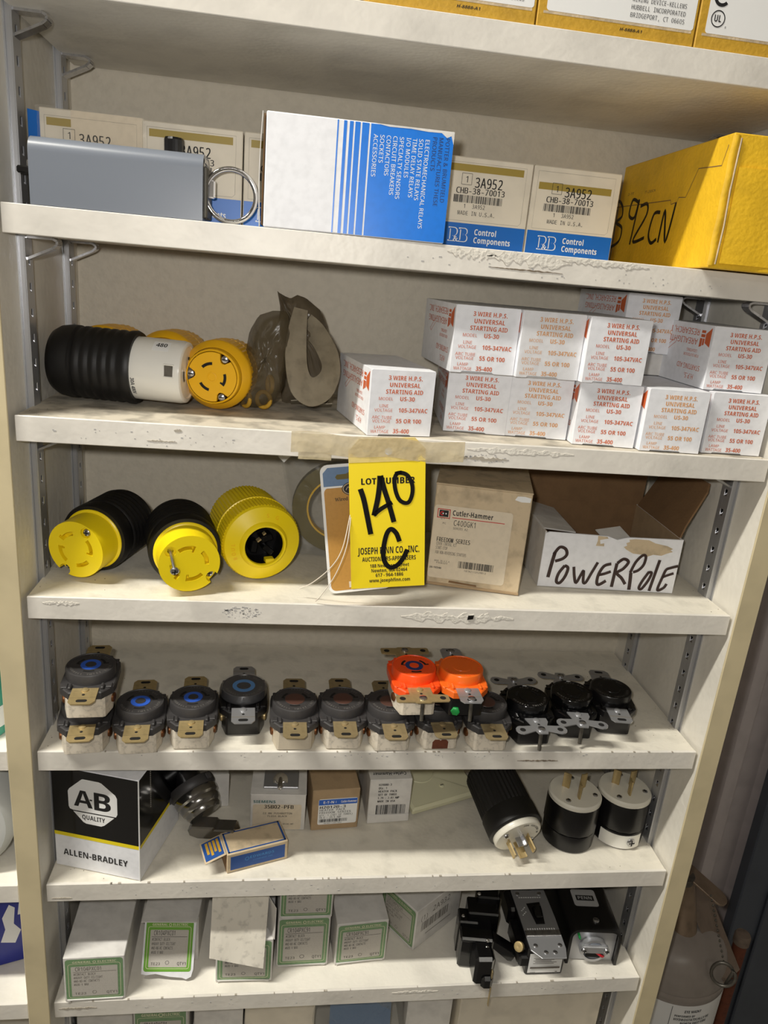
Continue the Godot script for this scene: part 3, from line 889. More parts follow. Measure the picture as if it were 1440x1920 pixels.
# ------------------------------------------------------------------ third shelf
func us_text(g: Geo, w: float, h: float):
	var Y := func(v): return h * (1.0 - v)
	write(g, "3 WIRE H.P.S.", 0.53 * w, Y.call(0.150), 0.0034, 0.53 * w, "bold", 1)
	write(g, "UNIVERSAL", 0.53 * w, Y.call(0.255), 0.0034, 0.475 * w, "bold", 1)
	write(g, "STARTING AID", 0.53 * w, Y.call(0.358), 0.0034, 0.58 * w, "bold", 1)
	write(g, "MODEL", 0.14 * w, Y.call(0.458), 0.0025, 0.22 * w)
	write(g, "US-30", 0.47 * w, Y.call(0.462), 0.0033, 0.23 * w, "bold")
	write(g, "LINE", 0.16 * w, Y.call(0.566), 0.0025, 0.135 * w)
	write(g, "VOLTAGE", 0.085 * w, Y.call(0.632), 0.0025, 0.28 * w)
	write(g, "105-347VAC", 0.46 * w, Y.call(0.636), 0.0034, 0.46 * w, "bold")
	write(g, "ARC TUBE", 0.055 * w, Y.call(0.742), 0.0025, 0.31 * w)
	write(g, "VOLTAGE", 0.065 * w, Y.call(0.800), 0.0025, 0.28 * w)
	write(g, "55 OR 100", 0.435 * w, Y.call(0.802), 0.0034, 0.40 * w, "bold")
	write(g, "LAMP", 0.105 * w, Y.call(0.895), 0.0025, 0.165 * w)
	write(g, "WATTAGE", 0.05 * w, Y.call(0.960), 0.0025, 0.28 * w)
	write(g, "35-400", 0.40 * w, Y.call(0.960), 0.0034, 0.255 * w, "bold")

var us_meshes := {}
func us_carton(label: String, p: Vector3, turn: float, faded := false) -> Node3D:
	var w := 0.0532
	var h := 0.0522
	var d := 0.105
	if us_meshes.is_empty():
		var b := geo()
		var th := 0.0006
		b.box(Vector3(-w / 2 + th / 2, h / 2, -d / 2 - 0.0005), Vector3(th, h, d - 0.001), 0.0002)
		b.box(Vector3(w / 2 - th / 2, h / 2, -d / 2 - 0.0005), Vector3(th, h, d - 0.001), 0.0002)
		b.box(Vector3(0, h - th / 2, -d / 2 - 0.0005), Vector3(w - 0.0002, th, d - 0.001), 0.0002)
		b.box(Vector3(0, th / 2, -d / 2 - 0.001), Vector3(w - 0.0002, th, d - 0.003), 0.0002)
		b.box(Vector3(0, h / 2, -d + th / 2), Vector3(w - 0.0004, h - 0.0004, th))
		us_meshes.body = b.mesh()
		var fl := geo()
		var pts := PackedVector2Array()
		for q in [[-0.5, 0.0], [-0.33, 0.0], [-0.31, 0.022], [0.16, 0.022], [0.19, 0.0], [0.5, 0.0], [0.5, 0.985], [0.48, 1.0], [-0.48, 1.0], [-0.5, 0.985]]: pts.append(Vector2(q[0] * w, q[1] * h))
		fl.prism(pts, -0.0008, 0.0, 0.0002)
		us_meshes.flap = fl.mesh()
		var g := geo(face_of("front", w, h, d)); us_text(g, w, h); us_meshes.text = g.mesh()
		var s := geo(face_of("left", w, h, d))
		# printed upside down on the side: work from its far upper corner
		var up := func(x, y): return [d - x, h - y]
		var tx := func(t, x, y, hh, ww, f):
			var q: Array = up.call(x, y); write(s, t, q[0], q[1], hh, ww, f, 0, PI)
		var em := func(a: Array):
			var pl := PackedVector2Array()
			for i in range(0, a.size(), 2):
				var q: Array = up.call(a[i], a[i + 1]); pl.append(Vector2(q[0], q[1]))
			s.flat(pl)
		em.call([0.004, 0.0020, 0.0125, 0.0075, 0.0125, 0.0150, 0.004, 0.0180]); em.call([0.0135, 0.008, 0.020, 0.008, 0.020, 0.0105, 0.0135, 0.0105]); em.call([0.0135, 0.0115, 0.0165, 0.0115, 0.0165, 0.0175, 0.0135, 0.0165]); em.call([0.0172, 0.0115, 0.021, 0.0115, 0.021, 0.019, 0.0172, 0.018]); em.call([0.0135, 0.0048, 0.020, 0.0048, 0.020, 0.0070, 0.0135, 0.0070])
		tx.call("RESEARCH, INC.", 0.024, 0.0045, 0.0052, 0.066, "sans"); tx.call("AREALIGHTING", 0.024, 0.0125, 0.0052, 0.064, "sans")
		tx.call("LIGHTING", 0.022, 0.0215, 0.0024, 0.018, "sans"); tx.call("FOR OUTDOOR", 0.018, 0.0255, 0.0024, 0.026, "sans")
		tx.call("STARTING AID", 0.012, 0.0345, 0.0044, 0.040, "sans"); tx.call("H.P.S.", 0.020, 0.0425, 0.0044, 0.016, "sans")
		for q in [[0.062, 0.018, 0.076, 0.026], [0.066, 0.016, 0.080, 0.024], [0.076, 0.026, 0.080, 0.024]]:
			var a: Array = up.call(q[0], q[1])
			var b2: Array = up.call(q[2], q[3])
			s.stroke([Vector2(a[0], a[1]), Vector2(b2[0], b2[1])], 0.0004)
		us_meshes.side = s.mesh()
	var o := thing("starting_aid_carton", label, "box", p, turn, "orange lettered lamp cartons")
	put(o, "body", us_meshes.body, M.white_card)
	put(o, "end_flap", us_meshes.flap, M.white_card)
	put(o, "printed_text", us_meshes.text, M.orange_fade if faded else M.orange_ink)
	put(o, "side_print", us_meshes.side, M.orange_ink)
	return o

func screw_head(o: Node3D, where: Vector3, dir: Vector3, r := 0.0030, hgt := 0.0016, cross := true, m: Material = null):
	var xf := flow(dir, where)
	var p := part(o, "screw", geo(xf).lathe([Vector2(r, 0), Vector2(r * 0.96, hgt * 0.55), Vector2(r * 0.7, hgt * 0.92), Vector2(0, hgt)], 16), m if m else M.steel)
	var g := geo(xf)
	g.box(Vector3(0, hgt * 0.98, 0), Vector3(r * 1.35, 0.0003, r * 0.26))
	if cross: g.box(Vector3(0, hgt * 0.98, 0), Vector3(r * 0.26, 0.0003, r * 1.35))
	part(p, "driver_slot", g, M.slot)

func knurled_connector(label: String, front: Vector3, back: Vector3, roll: float) -> Node3D:
	# amber twist-lock connector: its mouth at front, lying on its collar
	var o := thing("twist_lock_connector", label, "connector", Vector3(front.x, SC, front.z), 0, "amber connectors at the back of the shelf")
	var ax := back - front
	var ln := ax.length()
	var y := -ax.normalized()                                       # local Y points out of the mouth
	var x := Vector3.UP.cross(y).normalized()
	var B := Basis(x, y, x.cross(y))
	var xf := Transform3D(B, Vector3(0, front.y - SC, 0))
	part(o, "collar", geo(xf).lathe([Vector2(0.0235, -0.006), Vector2(0.0285, -0.012), Vector2(0.0292, -0.0145), Vector2(0.0292, -0.017)], 40), M.amber_plastic)
	part(o, "grip", geo(xf).lathe([Vector2(0.0, -ln), Vector2(0.022, -ln), Vector2(0.0268, -ln + 0.006), Vector2(0.0278, -0.040)], 72, 0, TAU, 0.035).lathe([Vector2(0.0290, -0.038), Vector2(0.0288, -0.0172)], 96, 0, TAU, 0.03), M.amber_plastic)
	part(o, "grip_ring", geo(xf).lathe([Vector2(0.0270, -0.0425), Vector2(0.0286, -0.0420), Vector2(0.0286, -0.0385), Vector2(0.0270, -0.038)], 40), M.amber_plastic)
	part(o, "sleeve", geo(xf).lathe([Vector2(0.0240, -0.014), Vector2(0.0225, -0.001), Vector2(0.0210, 0.0)], 40), M.amber_plastic)
	var fx := xf * Transform3D(Basis(Vector3(1, 0, 0), Vector3(0, 0, -1), Vector3(0, 1, 0)), Vector3(0, -0.0015, 0)) * Transform3D(Basis(Vector3(0, 0, 1), roll), Vector3.ZERO)
	var pl := PackedVector2Array()
	for k in 60:
		var a := TAU * k / 60
		var r := 0.0205
		for c in [0.35, 2.45, 4.55]:
			var d: float = abs(angle_difference(a, c))
			if d < 0.24: r = 0.0205 - 0.0062 * (1.0 - pow(d / 0.24, 4.0))
		pl.append(Vector2(cos(a), sin(a)) * r)
	part(o, "face", geo(fx).prism(pl, -0.002, 0.0022, 0.0004), M.amber_plastic)
	part(o, "face_boss", geo(fx * Transform3D(Basis(Vector3(1, 0, 0), Vector3(0, 0, 1), Vector3(0, -1, 0)), Vector3(0, 0, 0.002))).lathe([Vector2(0.0042, 0), Vector2(0.0040, 0.0005), Vector2(0.0032, 0.0006), Vector2(0.0030, 0.0003), Vector2(0, 0.0003)], 20), M.amber_plastic)
	for c in [80.0, 200.0, 320.0]:
		var g := geo(fx)
		g.flat(ring_poly(0.0098, 0.0122, c - 26, c + 22, 10), 0.00235)
		if c == 320.0: g.flat(ring_poly(0.0080, 0.0122, c - 30, c - 20, 3), 0.00236)
		part(o, "contact_slot", g, M.slot)
	for c in [0.35, 2.45, 4.55]:
		screw_head(o, fx * Vector3(cos(c) * 0.0182, sin(c) * 0.0182, 0.0004), fx.basis.z, 0.0031, 0.0017, false)
	return o

func pillow(outline: Array, zc: float, bulge: float, rough: float, sd: int, nu := 40, nv := 9) -> Geo:       # a crumpled bag between two sheets
	var P := []
	var c := Vector2.ZERO
	for i in range(0, outline.size(), 2):
		P.append(Vector2(outline[i], outline[i + 1])); c += P[-1]
	c /= P.size()
	var f := FastNoiseLite.new(); f.seed = sd; f.frequency = 60.0; f.fractal_octaves = 3
	var rim := []
	for i in nu + 1:
		var s := float(i) / nu * P.size()
		var k := int(s) % P.size()
		rim.append(P[k].lerp(P[(k + 1) % P.size()], s - int(s)))
	var g := geo()
	for side in [1.0, -1.0]:
		g.grid(nu, nv, func(u, v):
			var e: Vector2 = c.lerp(rim[int(round(u * nu))], v)
			var z: float = bulge * sqrt(max(0.0, 1.0 - v * v)) * side
			z += rough * f.get_noise_3d(e.x, e.y, side * 3.0) * (1.0 - 0.4 * v)
			z += rough * 0.8 * (1.0 - abs(f.get_noise_2d(e.x * 0.7 + 9.0, e.y * 1.6)) * 2.2)
			return Vector3(e.x, e.y, zc + z))
	return g

func shelf_c_stock():
	# black and white connector lying across the corner
	var o := thing("cord_connector", "black rubber booted white connector lying on its side in the corner", "connector", Vector3(0.06, SC, -0.076))
	var xf := Transform3D(Basis(Vector3(0, -1, 0), Vector3(1, 0, 0), Vector3(0, 0, 1)).rotated(Vector3.UP, -0.16).rotated(Vector3.FORWARD, 0.012), Vector3(-0.0540, 0.0312, -0.0085))
	var pr := [Vector2(0.0, 0.0), Vector2(0.018, 0.0), Vector2(0.0255, 0.003), Vector2(0.0285, 0.008), Vector2(0.0298, 0.016), Vector2(0.0298, 0.0215), Vector2(0.0284, 0.0225), Vector2(0.0284, 0.0245)]
	for k in 5:
		var y0 := 0.0250 + k * 0.0074
		for q in [[0.0, 0.0288], [0.0018, 0.0297], [0.0042, 0.0297], [0.0062, 0.0289]]: pr.append(Vector2(q[1], y0 + q[0]))
	pr.append_array([Vector2(0.0290, 0.0628), Vector2(0.0300, 0.0655), Vector2(0.0302, 0.0692), Vector2(0.0290, 0.0715), Vector2(0.0262, 0.0715)])
	part(o, "boot", geo(xf).lathe(pr, 48), M.black_rubber)
	part(o, "housing", geo(xf).lathe([Vector2(0.0258, 0.066), Vector2(0.0258, 0.108), Vector2(0.0250, 0.1115), Vector2(0.0235, 0.1125), Vector2(0.0215, 0.1125), Vector2(0.0205, 0.1115), Vector2(0.0, 0.1115)], 48), M.white_plastic)
	# the face end, the inset screw window, label and printed rating
	var fx := xf * Transform3D(Basis(Vector3(1, 0, 0), Vector3(0, 0, -1), Vector3(0, 1, 0)), Vector3(0, 0.1120, 0))
	for c in [40.0, 160.0, 280.0]: part(o, "contact_slot", geo(fx).flat(ring_poly(0.0105, 0.0130, c - 22, c + 22), 0.0001), M.slot)
	var win := xf * Transform3D(Basis(Vector3(0, 1, 0), Vector3(-1, 0, 0), Vector3(0, 0, 1)), Vector3(-0.0035, 0.1035, 0.0250))
	part(o, "screw_window", geo(win).box(Vector3(0, 0, 0.0004), Vector3(0.0068, 0.0086, 0.0014), 0.0003), M.zinc_dark)
	part(o, "window_frame", geo(win).box(Vector3(0, 0.005, 0.0005), Vector3(0.0085, 0.0012, 0.002), 0.0004).box(Vector3(0, -0.005, 0.0005), Vector3(0.0085, 0.0012, 0.002), 0.0004), M.white_plastic)
	var curl := func(a0, a1, y0, y1, r): return func(u, v): 
		var a := deg_to_rad(lerpf(a0, a1, u))
		return xf * Vector3(-cos(a) * r, lerpf(y0, y1, v), sin(a) * r)
	part(o, "paper_label", geo().grid(8, 2, curl.call(22.0, 46.0, 0.0875, 0.1010, 0.02605), 0.0001), M.label_white)
	var tg := geo()
	wrap_text(tg, "480", xf, 0.0262, 37.0, 0.0945, 0.0044, 0.009, PI / 2)
	wrap_text(tg, "30A 480V", xf, 0.0260, 118.0, 0.0725, 0.0030, 0.016, 0.0)
	part(o, "printed_text", tg, M.ink)
	# three amber connectors
	knurled_connector("amber connector facing out between the white connector and the bag", Vector3(0.1372, 0.0292, -0.0575), Vector3(0.1500, 0.0292, -0.1250), 0.62)
	knurled_connector("amber connector half hidden behind the white connector's end", Vector3(0.0880, 0.0292, -0.1080), Vector3(0.1010, 0.0292, -0.1720), 0.2)
	knurled_connector("amber connector in the back corner above the black boot", Vector3(0.0330, 0.0292, -0.1120), Vector3(0.0440, 0.0292, -0.1800), 0.9)
	# bag of rings, loose strap, dark bag behind it
	var b := thing("parts_bag", "crumpled clear plastic bag holding rubber rings", "bag", Vector3(0.178, SC, -0.085))
	var pf := pillow([0.1625, 0.050, 0.165, 0.066, 0.1725, 0.080, 0.184, 0.0845, 0.1960, 0.0850, 0.2000, 0.070, 0.1990, 0.045, 0.1960, 0.0200, 0.187, 0.0040, 0.172, 0.0005, 0.1575, 0.0010, 0.1600, 0.024], -0.088, 0.014, 0.0035, 4)
	part(b, "film", shift(pf, Vector3(-0.178, 0, 0.085)), M.film_brown)
	for q in [[-0.0145, 0.0085, 0.9], [0.0010, 0.0085, 0.35], [0.006, 0.022, 1.2]]:
		var rp := []
		for k in 20:
			var a := TAU * k / 20
			rp.append(Vector3(q[0], q[1], 0.000) + Vector3(cos(a) * 0.0062 * cos(q[2]), sin(a) * 0.0068, cos(a) * 0.0062 * sin(q[2])))
		part(b, "rubber_ring", geo().tube(rp, 0.0020, 8, true), M.ochre_card)
	var d := thing("parts_bag", "dark grey plastic bag crumpled behind the looped vinyl strap", "bag", Vector3(0.21, SC, -0.12))
	pf = pillow([0.1865, 0.1000, 0.1885, 0.0985, 0.1935, 0.0960, 0.1985, 0.0945, 0.2045, 0.0980, 0.2120, 0.0960, 0.2260, 0.0860, 0.2310, 0.0750, 0.2345, 0.0590, 0.2400, 0.0450, 0.2420, 0.0150, 0.2360, 0.0010, 0.2100, 0.0005, 0.1950, 0.0010, 0.1900, 0.0300, 0.1880, 0.0700, 0.1900, 0.0850], -0.122, 0.010, 0.004, 8, 60)
	part(d, "film", shift(pf, Vector3(-0.21, 0, 0.12)), M.film_dark)
	var s := thing("vinyl_strap", "looped strip of dull grey vinyl standing beside the plastic bag", "strap", Vector3(0.215, SC, -0.09))
	var path := [Vector3(0.2050, 0.0880, -0.098), Vector3(0.2020, 0.0720, -0.088), Vector3(0.2010, 0.0480, -0.080), Vector3(0.2060, 0.0235, -0.076), Vector3(0.2190, 0.0140, -0.072), Vector3(0.2330, 0.0205, -0.072), Vector3(0.2395, 0.0350, -0.078), Vector3(0.2380, 0.0500, -0.086), Vector3(0.2320, 0.0620, -0.096), Vector3(0.2240, 0.0720, -0.106), Vector3(0.2150, 0.0790, -0.112)]
	var wid := [Vector3(0.010, -0.002, -0.004), Vector3(0.013, 0.0, -0.008), Vector3(0.015, 0.002, -0.010), Vector3(0.012, 0.014, -0.012), Vector3(0.002, 0.019, -0.012), Vector3(-0.007, 0.016, -0.014), Vector3(-0.012, 0.006, -0.016), Vector3(-0.013, -0.004, -0.014), Vector3(-0.012, -0.008, -0.010), Vector3(-0.010, -0.012, -0.006), Vector3(-0.008, -0.012, -0.004)]
	var sp := curve3(path, 6)
	var sw := curve3(wid, 6)
	part(s, "strip", geo().at(-0.215, 0, 0.09).grid(sp.size() - 1, 6, func(u, v):
		var i := int(round(u * (sp.size() - 1)))
		return sp[i] + sw[i] * 1.2 * (v - 0.25) + Vector3(0, 0, 0.0006 * sin(u * 20.0 + v * 5.0)), 0.0008), M.vinyl)
	part(s, "folded_end", geo().at(-0.215, 0, 0.09).grid(10, 3, func(u, v): return Vector3(lerpf(0.2030, 0.2400, u), 0.0012 + 0.006 * v + 0.001 * sin(u * 6.0), lerpf(-0.112, -0.094, v)), 0.0008), M.vinyl)
	# the lamp cartons
	us_carton("lone orange lettered carton standing apart, turned to show its side", Vector3(0.2893, SC, -0.0055), 9.9)
	us_carton("orange lettered carton at the left end of the bottom row", Vector3(0.3585, SC, -0.0360), -6.0)
	us_carton("orange lettered carton second in the bottom row", Vector3(0.4115, SC, -0.0320), -5.0, true)
	us_carton("orange lettered carton third in the bottom row, under a squarely stacked one", Vector3(0.4650, SC, -0.0140), -4.0)
	us_carton("orange lettered carton fourth in the bottom row with palest print", Vector3(0.5205, SC, -0.0055), -0.8, true)
	us_carton("orange lettered carton at the right end of the bottom row by the panel", Vector3(0.5800, SC, -0.0110), -0.8)
	us_carton("orange lettered carton at the left end of the upper row", Vector3(0.3532, SC + 0.0528, -0.0150), 3.0)
	var cr := us_carton("orange lettered carton second in the upper row with creased tape over it", Vector3(0.4070, SC + 0.0528, -0.0130), 3.0, true)
	part(cr, "creased_tape", geo().grid(12, 16, func(u, v): return Vector3(lerpf(-0.0262, 0.0262, u), lerpf(0.0008, 0.0528, v), 0.0007 + 0.0005 * sin(u * 13.0 + v * 8.0) * cos(v * 11.0 - u * 4.0))), M.clear_tape)
	us_carton("orange lettered carton third in the upper row, casting shade on its neighbour", Vector3(0.4610, SC + 0.0528, -0.0085), 3.0)
	us_carton("orange lettered carton pushed back behind the upper row, touching the shelf above", Vector3(0.5265, SC + 0.0735, -0.0925), 3.0, true)
	us_carton("orange lettered carton at the right end of the upper row, side logo showing", Vector3(0.5735, SC + 0.0528, -0.0190), -1.0)
	var fl := carton("flat_carton", "plain white flat carton under the pushed back lamp carton", 0.062, 0.0200, 0.080, Vector3(0.5190, SC + 0.0530, -0.1000), 3.0, M.white_worn)
	part(fl, "scribble", geo(face_of("front", 0.062, 0.02, 0.08)).stroke(curve([0.022, 0.006, 0.028, 0.012, 0.033, 0.007, 0.038, 0.013], 5), 0.0004), M.orange_ink)

func shift(g: Geo, by: Vector3) -> Geo:
	for i in g.v.size(): g.v[i] += by
	return g
func wrap_text(g: Geo, s: String, xf: Transform3D, r: float, deg: float, y: float, h: float, w: float, turn: float):     # lettering bent round a lathe's side
	var f := geo()
	write(f, s, 0, 0, h, w, "bold", 1, turn)
	for i in f.v.size():
		var a := deg_to_rad(deg) + f.v[i].x / r
		var q := xf * Vector3(-cos(a) * r, y + f.v[i].y, sin(a) * r)
		g.v.append(q); g.n.append((xf.basis * Vector3(-cos(a), 0, sin(a))).normalized())

# ------------------------------------------------------------------ fourth shelf
func csg_face(o: Node3D, called: String, xf: Transform3D, r: float, depth: float, m: Material, arcs: Array, notches: Array):      # a disc along local Y (mouth at 0) with slots cut into it
	var root := CSGCylinder3D.new(); root.name = called; root.radius = r; root.height = depth; root.sides = 56; root.material = m
	o.add_child(root, true)
	root.transform = xf * Transform3D(Basis.IDENTITY, Vector3(0, -depth / 2, 0))
	var cut := func(pts: PackedVector2Array, deep: float, nm: String):
		var c := CSGPolygon3D.new(); c.name = nm; c.polygon = pts; c.depth = deep; c.operation = CSGShape3D.OPERATION_SUBTRACTION; c.material = m
		root.add_child(c, true)
		# polygon XY drawn out towards +Z: lay it in the face with its depth going inwards
		c.transform = Transform3D(Basis(Vector3(1, 0, 0), Vector3(0, 0, -1), Vector3(0, 1, 0)), Vector3(0, depth / 2 + 0.0002, 0))
	for a in arcs: cut.call(ring_poly(a[0], a[1], a[2], a[3], 12), 0.007, "slot_cut")
	for a in notches: cut.call(disc_poly(a[1], 18, Vector2(cos(deg_to_rad(a[0])), sin(deg_to_rad(a[0]))) * a[2]), a[3], "notch_cut")

func rubber_connector(label: String, front: Vector3, back: Vector3, roll: float, loose: bool) -> Node3D:
	var o := thing("twist_lock_connector", label, "connector", Vector3(front.x, SD, front.z), 0, "yellow and black connectors")
	var ax := back - front
	var ln := ax.length()
	var y := -ax.normalized()
	var x := Vector3.UP.cross(y).normalized()
	var xf := Transform3D(Basis(x, y, x.cross(y)), Vector3(0, front.y - SD, 0)) * Transform3D(Basis(Vector3.UP, deg_to_rad(roll)), Vector3.ZERO)
	var r := 0.0248
	var pr := [Vector2(0, -ln), Vector2(0.0255, -ln), Vector2(0.0290, -ln + 0.002)]
	var k := -ln + 0.006
	while k < -0.046:
		pr.append_array([Vector2(0.0290, k), Vector2(0.0302, k + 0.0014), Vector2(0.0302, k + 0.0030), Vector2(0.0290, k + 0.0044)]); k += 0.0056
	pr.append_array([Vector2(0.0298, -0.0385), Vector2(0.0305, -0.036), Vector2(0.0305, -0.029), Vector2(0.0296, -0.0265), Vector2(0.0265, -0.0262)])
	part(o, "boot", geo(xf).lathe(pr, 52), M.black_rubber)
	part(o, "shoulder", geo(xf).lathe([Vector2(0.0268, -0.032), Vector2(0.0268, -0.0255), Vector2(0.0258, -0.0245), Vector2(r, -0.0242)], 52), M.yellow_plastic)
	part(o, "housing", geo(xf).lathe([Vector2(r, -0.026), Vector2(r, -0.0085)], 52), M.yellow_plastic)
	var arcs := [[0.0124, 0.0158, 96, 148], [0.0124, 0.0158, -14, 42], [0.0124, 0.0158, 270, 319], [0.0124, 0.0158, 173, 231], [0.0157, 0.0175, 138, 148], [0.0100, 0.0126, 172, 182], [0.0100, 0.0126, -14, -5]]
	csg_face(o, "face", xf, r, 0.0088, M.yellow_plastic, arcs, [[58, 0.0046, 0.0190, 0.003], [240, 0.0050, 0.0225, 0.0065]])
	var dn := (xf.basis.inverse() * Vector3(0.15, -1, 0)).normalized()
	for q in [[58.0, 0.0188, -0.003], [240.0, 0.0205, -0.0062]]:
		var a: float = deg_to_rad(q[0])
		var at := Vector3(cos(a) * q[1], q[2], -sin(a) * q[1])
		if loose and q[0] < 100:
			part(o, "screw_shank", geo(xf).tube([at, at + dn * 0.004 + Vector3(0, 0.012, 0), at + dn * 0.0085 + Vector3(0, 0.0205, 0)], 0.0014, 8), M.steel)
			part(o, "screw_hole", geo(xf * Transform3D(Basis.IDENTITY, at)).lathe([Vector2(0.0026, 0.0002), Vector2(0.0, 0.0002)], 14), M.slot)
			screw_head(o, xf * (at + dn * 0.0085 + Vector3(0, 0.0203, 0)), xf.basis * (Vector3.UP + dn * 0.35), 0.0036, 0.0022)
		else:
			screw_head(o, xf * at, xf.basis.y, 0.0034, 0.0022)
	return o

func shelf_d_stock():
	rubber_connector("yellow and black connector lying in the left corner, both screws seated", Vector3(0.0308, SD + 0.0294, -0.0290), Vector3(0.0560, SD + 0.0320, -0.1060), 0.0, false)
	rubber_connector("yellow and black connector with one screw sticking far out", Vector3(0.1262, SD + 0.0294, -0.0070), Vector3(0.1060, SD + 0.0320, -0.0860), 85.0, true)
	# yellow knurled plug with an open mouth
	var o := thing("twist_lock_plug", "all yellow ribbed plug with a dark open mouth", "plug", Vector3(0.1850, SD, -0.0400))
	var ax := Vector3(-0.026, 0.001, -0.082)
	var y := -ax.normalized()
	var x := Vector3.UP.cross(y).normalized()
	var xf := Transform3D(Basis(x, y, x.cross(y)), Vector3(0, 0.0358, 0))
	part(o, "nose", geo(xf).lathe([Vector2(0.0345, -0.0065), Vector2(0.0335, -0.0042), Vector2(0.0215, 0.0002), Vector2(0.0205, 0.0022), Vector2(0.0190, 0.0036), Vector2(0.0176, 0.0034), Vector2(0.0170, 0.0020), Vector2(0.0170, -0.0005)], 64), M.yellow_plastic)
	part(o, "front_grip", geo(xf).lathe([Vector2(0.0350, -0.0285), Vector2(0.0352, -0.0075), Vector2(0.0345, -0.0062)], 150, 0, TAU, 0.025), M.yellow_plastic)
	part(o, "rear_grip", geo(xf).lathe([Vector2(0.0, -0.072), Vector2(0.030, -0.072), Vector2(0.0335, -0.069), Vector2(0.0340, -0.0305)], 130, 0, TAU, 0.025), M.yellow_plastic)
	part(o, "seam_band", geo(xf).lathe([Vector2(0.0332, -0.0312), Vector2(0.0352, -0.0306), Vector2(0.0354, -0.0286), Vector2(0.0340, -0.0280)], 72), M.yellow_plastic)
	part(o, "mouth", geo(xf).lathe([Vector2(0.0, -0.019), Vector2(0.0168, -0.019), Vector2(0.0169, 0.0010)], 40), M.black_plastic)
	for q in [[0.004, -0.004, 0.3], [-0.007, 0.003, 1.4], [0.006, 0.007, 2.4]]:
		part(o, "clamp_jaw", geo(xf * Transform3D(Basis(Vector3.UP, q[2]), Vector3(q[0], -0.0105, q[1]))).box(Vector3.ZERO, Vector3(0.011, 0.012, 0.006), 0.0008), M.black_gloss)
	part(o, "brass_contact", geo(xf * Transform3D(Basis(Vector3.UP, 0.6), Vector3(-0.003, -0.006, -0.003))).box(Vector3.ZERO, Vector3(0.004, 0.006, 0.0014), 0.0003).box(Vector3(0.007, 0, -0.002), Vector3(0.003, 0.005, 0.0014), 0.0003), M.brass)
	part(o, "mouth_key", geo(xf).box(Vector3(0.006, -0.002, 0.0150), Vector3(0.008, 0.007, 0.004), 0.0006), M.yellow_plastic)
	var g := geo()
	var fx := xf * Transform3D(Basis(Vector3(1, 0, 0), Vector3(0, 0, -1), Vector3(0, 1, 0)), Vector3.ZERO)
	var word := "ROUL         S G"
	for i in word.length():
		if word[i] == " ": continue
		var a := deg_to_rad(205.0 - i * 9.4)
		var c := Vector2(cos(a), sin(a)) * 0.0262
		g.t = fx * Transform3D(Basis(Vector3(0, 0, 1), a - PI / 2).rotated(Vector3(cos(a - PI / 2), sin(a - PI / 2), 0), -0.34), Vector3(c.x, c.y, -0.00125))
		write(g, word[i], 0, -0.0012, 0.0034, -1, "sans", 1)
	part(o, "moulded_lettering", g, M.amber_plastic)
	# hanging bag of tape behind the card
	var b := thing("tape_package", "clear plastic package with yellow tape roll behind the blister card", "package", Vector3(0.232, SD, -0.105))
	var pf := pillow([0.1880, SD + 0.1260, 0.1935, SD + 0.1050, 0.1990, SD + 0.0850, 0.2040, SD + 0.0600, 0.2080, SD + 0.0300, 0.2120, SD + 0.0010, 0.2350, SD + 0.0008, 0.2700, SD + 0.0008, 0.2900, SD + 0.0200, 0.2900, SD + 0.0800, 0.2850, SD + 0.1262, 0.2400, SD + 0.1262], -0.112, 0.012, 0.004, 31, 48)
	part(b, "film", shift(pf, Vector3(-0.232, -SD, 0.105)), M.film_clear)
	part(b, "tape_roll", geo(Transform3D(Basis(Vector3(1, 0, 0), Vector3(0, 0, 1), Vector3(0, -1, 0)), Vector3(0.022, 0.050, -0.014))).lathe([Vector2(0.031, 0.0), Vector2(0.045, 0.0), Vector2(0.045, 0.010), Vector2(0.031, 0.010), Vector2(0.031, 0.0)], 48), M.olive)
	part(b, "tape_core", geo(Transform3D(Basis(Vector3(1, 0, 0), Vector3(0, 0, 1), Vector3(0, -1, 0)), Vector3(0.022, 0.050, -0.014))).lathe([Vector2(0.0295, 0.0), Vector2(0.0312, 0.0), Vector2(0.0312, 0.0104), Vector2(0.0295, 0.0104), Vector2(0.0295, 0.0)], 48), M.yellow_card)
	part(b, "header_card", geo(Transform3D(Basis(Vector3.FORWARD, 0.75), Vector3(-0.024, 0.111, 0.006))).box(Vector3.ZERO, Vector3(0.008, 0.034, 0.0006)), M.label_white)
	g = geo(Transform3D(Basis(Vector3.BACK, 0.75), Vector3(-0.028, 0.1120, 0.0072)))
	write(g, "CATION", -0.012, -0.003, 0.0042, 0.020, "bold"); write(g, "DRAIN", -0.012, 0.004, 0.0042, 0.018, "bold")
	part(b, "printed_text", g, M.ink)
	# blister card
	var cd := thing("blister_card", "tan and blue hang card with push button behind the lot tag", "card", Vector3(0.2711, SD + 0.0042, -0.0195), 3.0)
	cd.rotation = Vector3(deg_to_rad(-7.5), deg_to_rad(2.0), deg_to_rad(7.2))
	part(cd, "card_back", geo().prism(rrect(0, 0.0566, 0.056, 0.113, 0.0065), -0.0006, 0.0, 0.0002), M.label_white)
	part(cd, "tan_print", geo().flat(rrect(0, 0.0480, 0.0515, 0.0910, 0.0045), 0.0002), M.card_brown)
	part(cd, "blue_print", geo().flat(pv([-0.02575, 0.0945, 0.02575, 0.0945, 0.02575, 0.1060, 0.0215, 0.1105, -0.0215, 0.1105, -0.02575, 0.1060]), 0.00025), M.card_blue)
	part(cd, "white_rule", geo().rect(-0.0257, 0.0930, 0.0257, 0.0940, 0.0003), M.label_white)
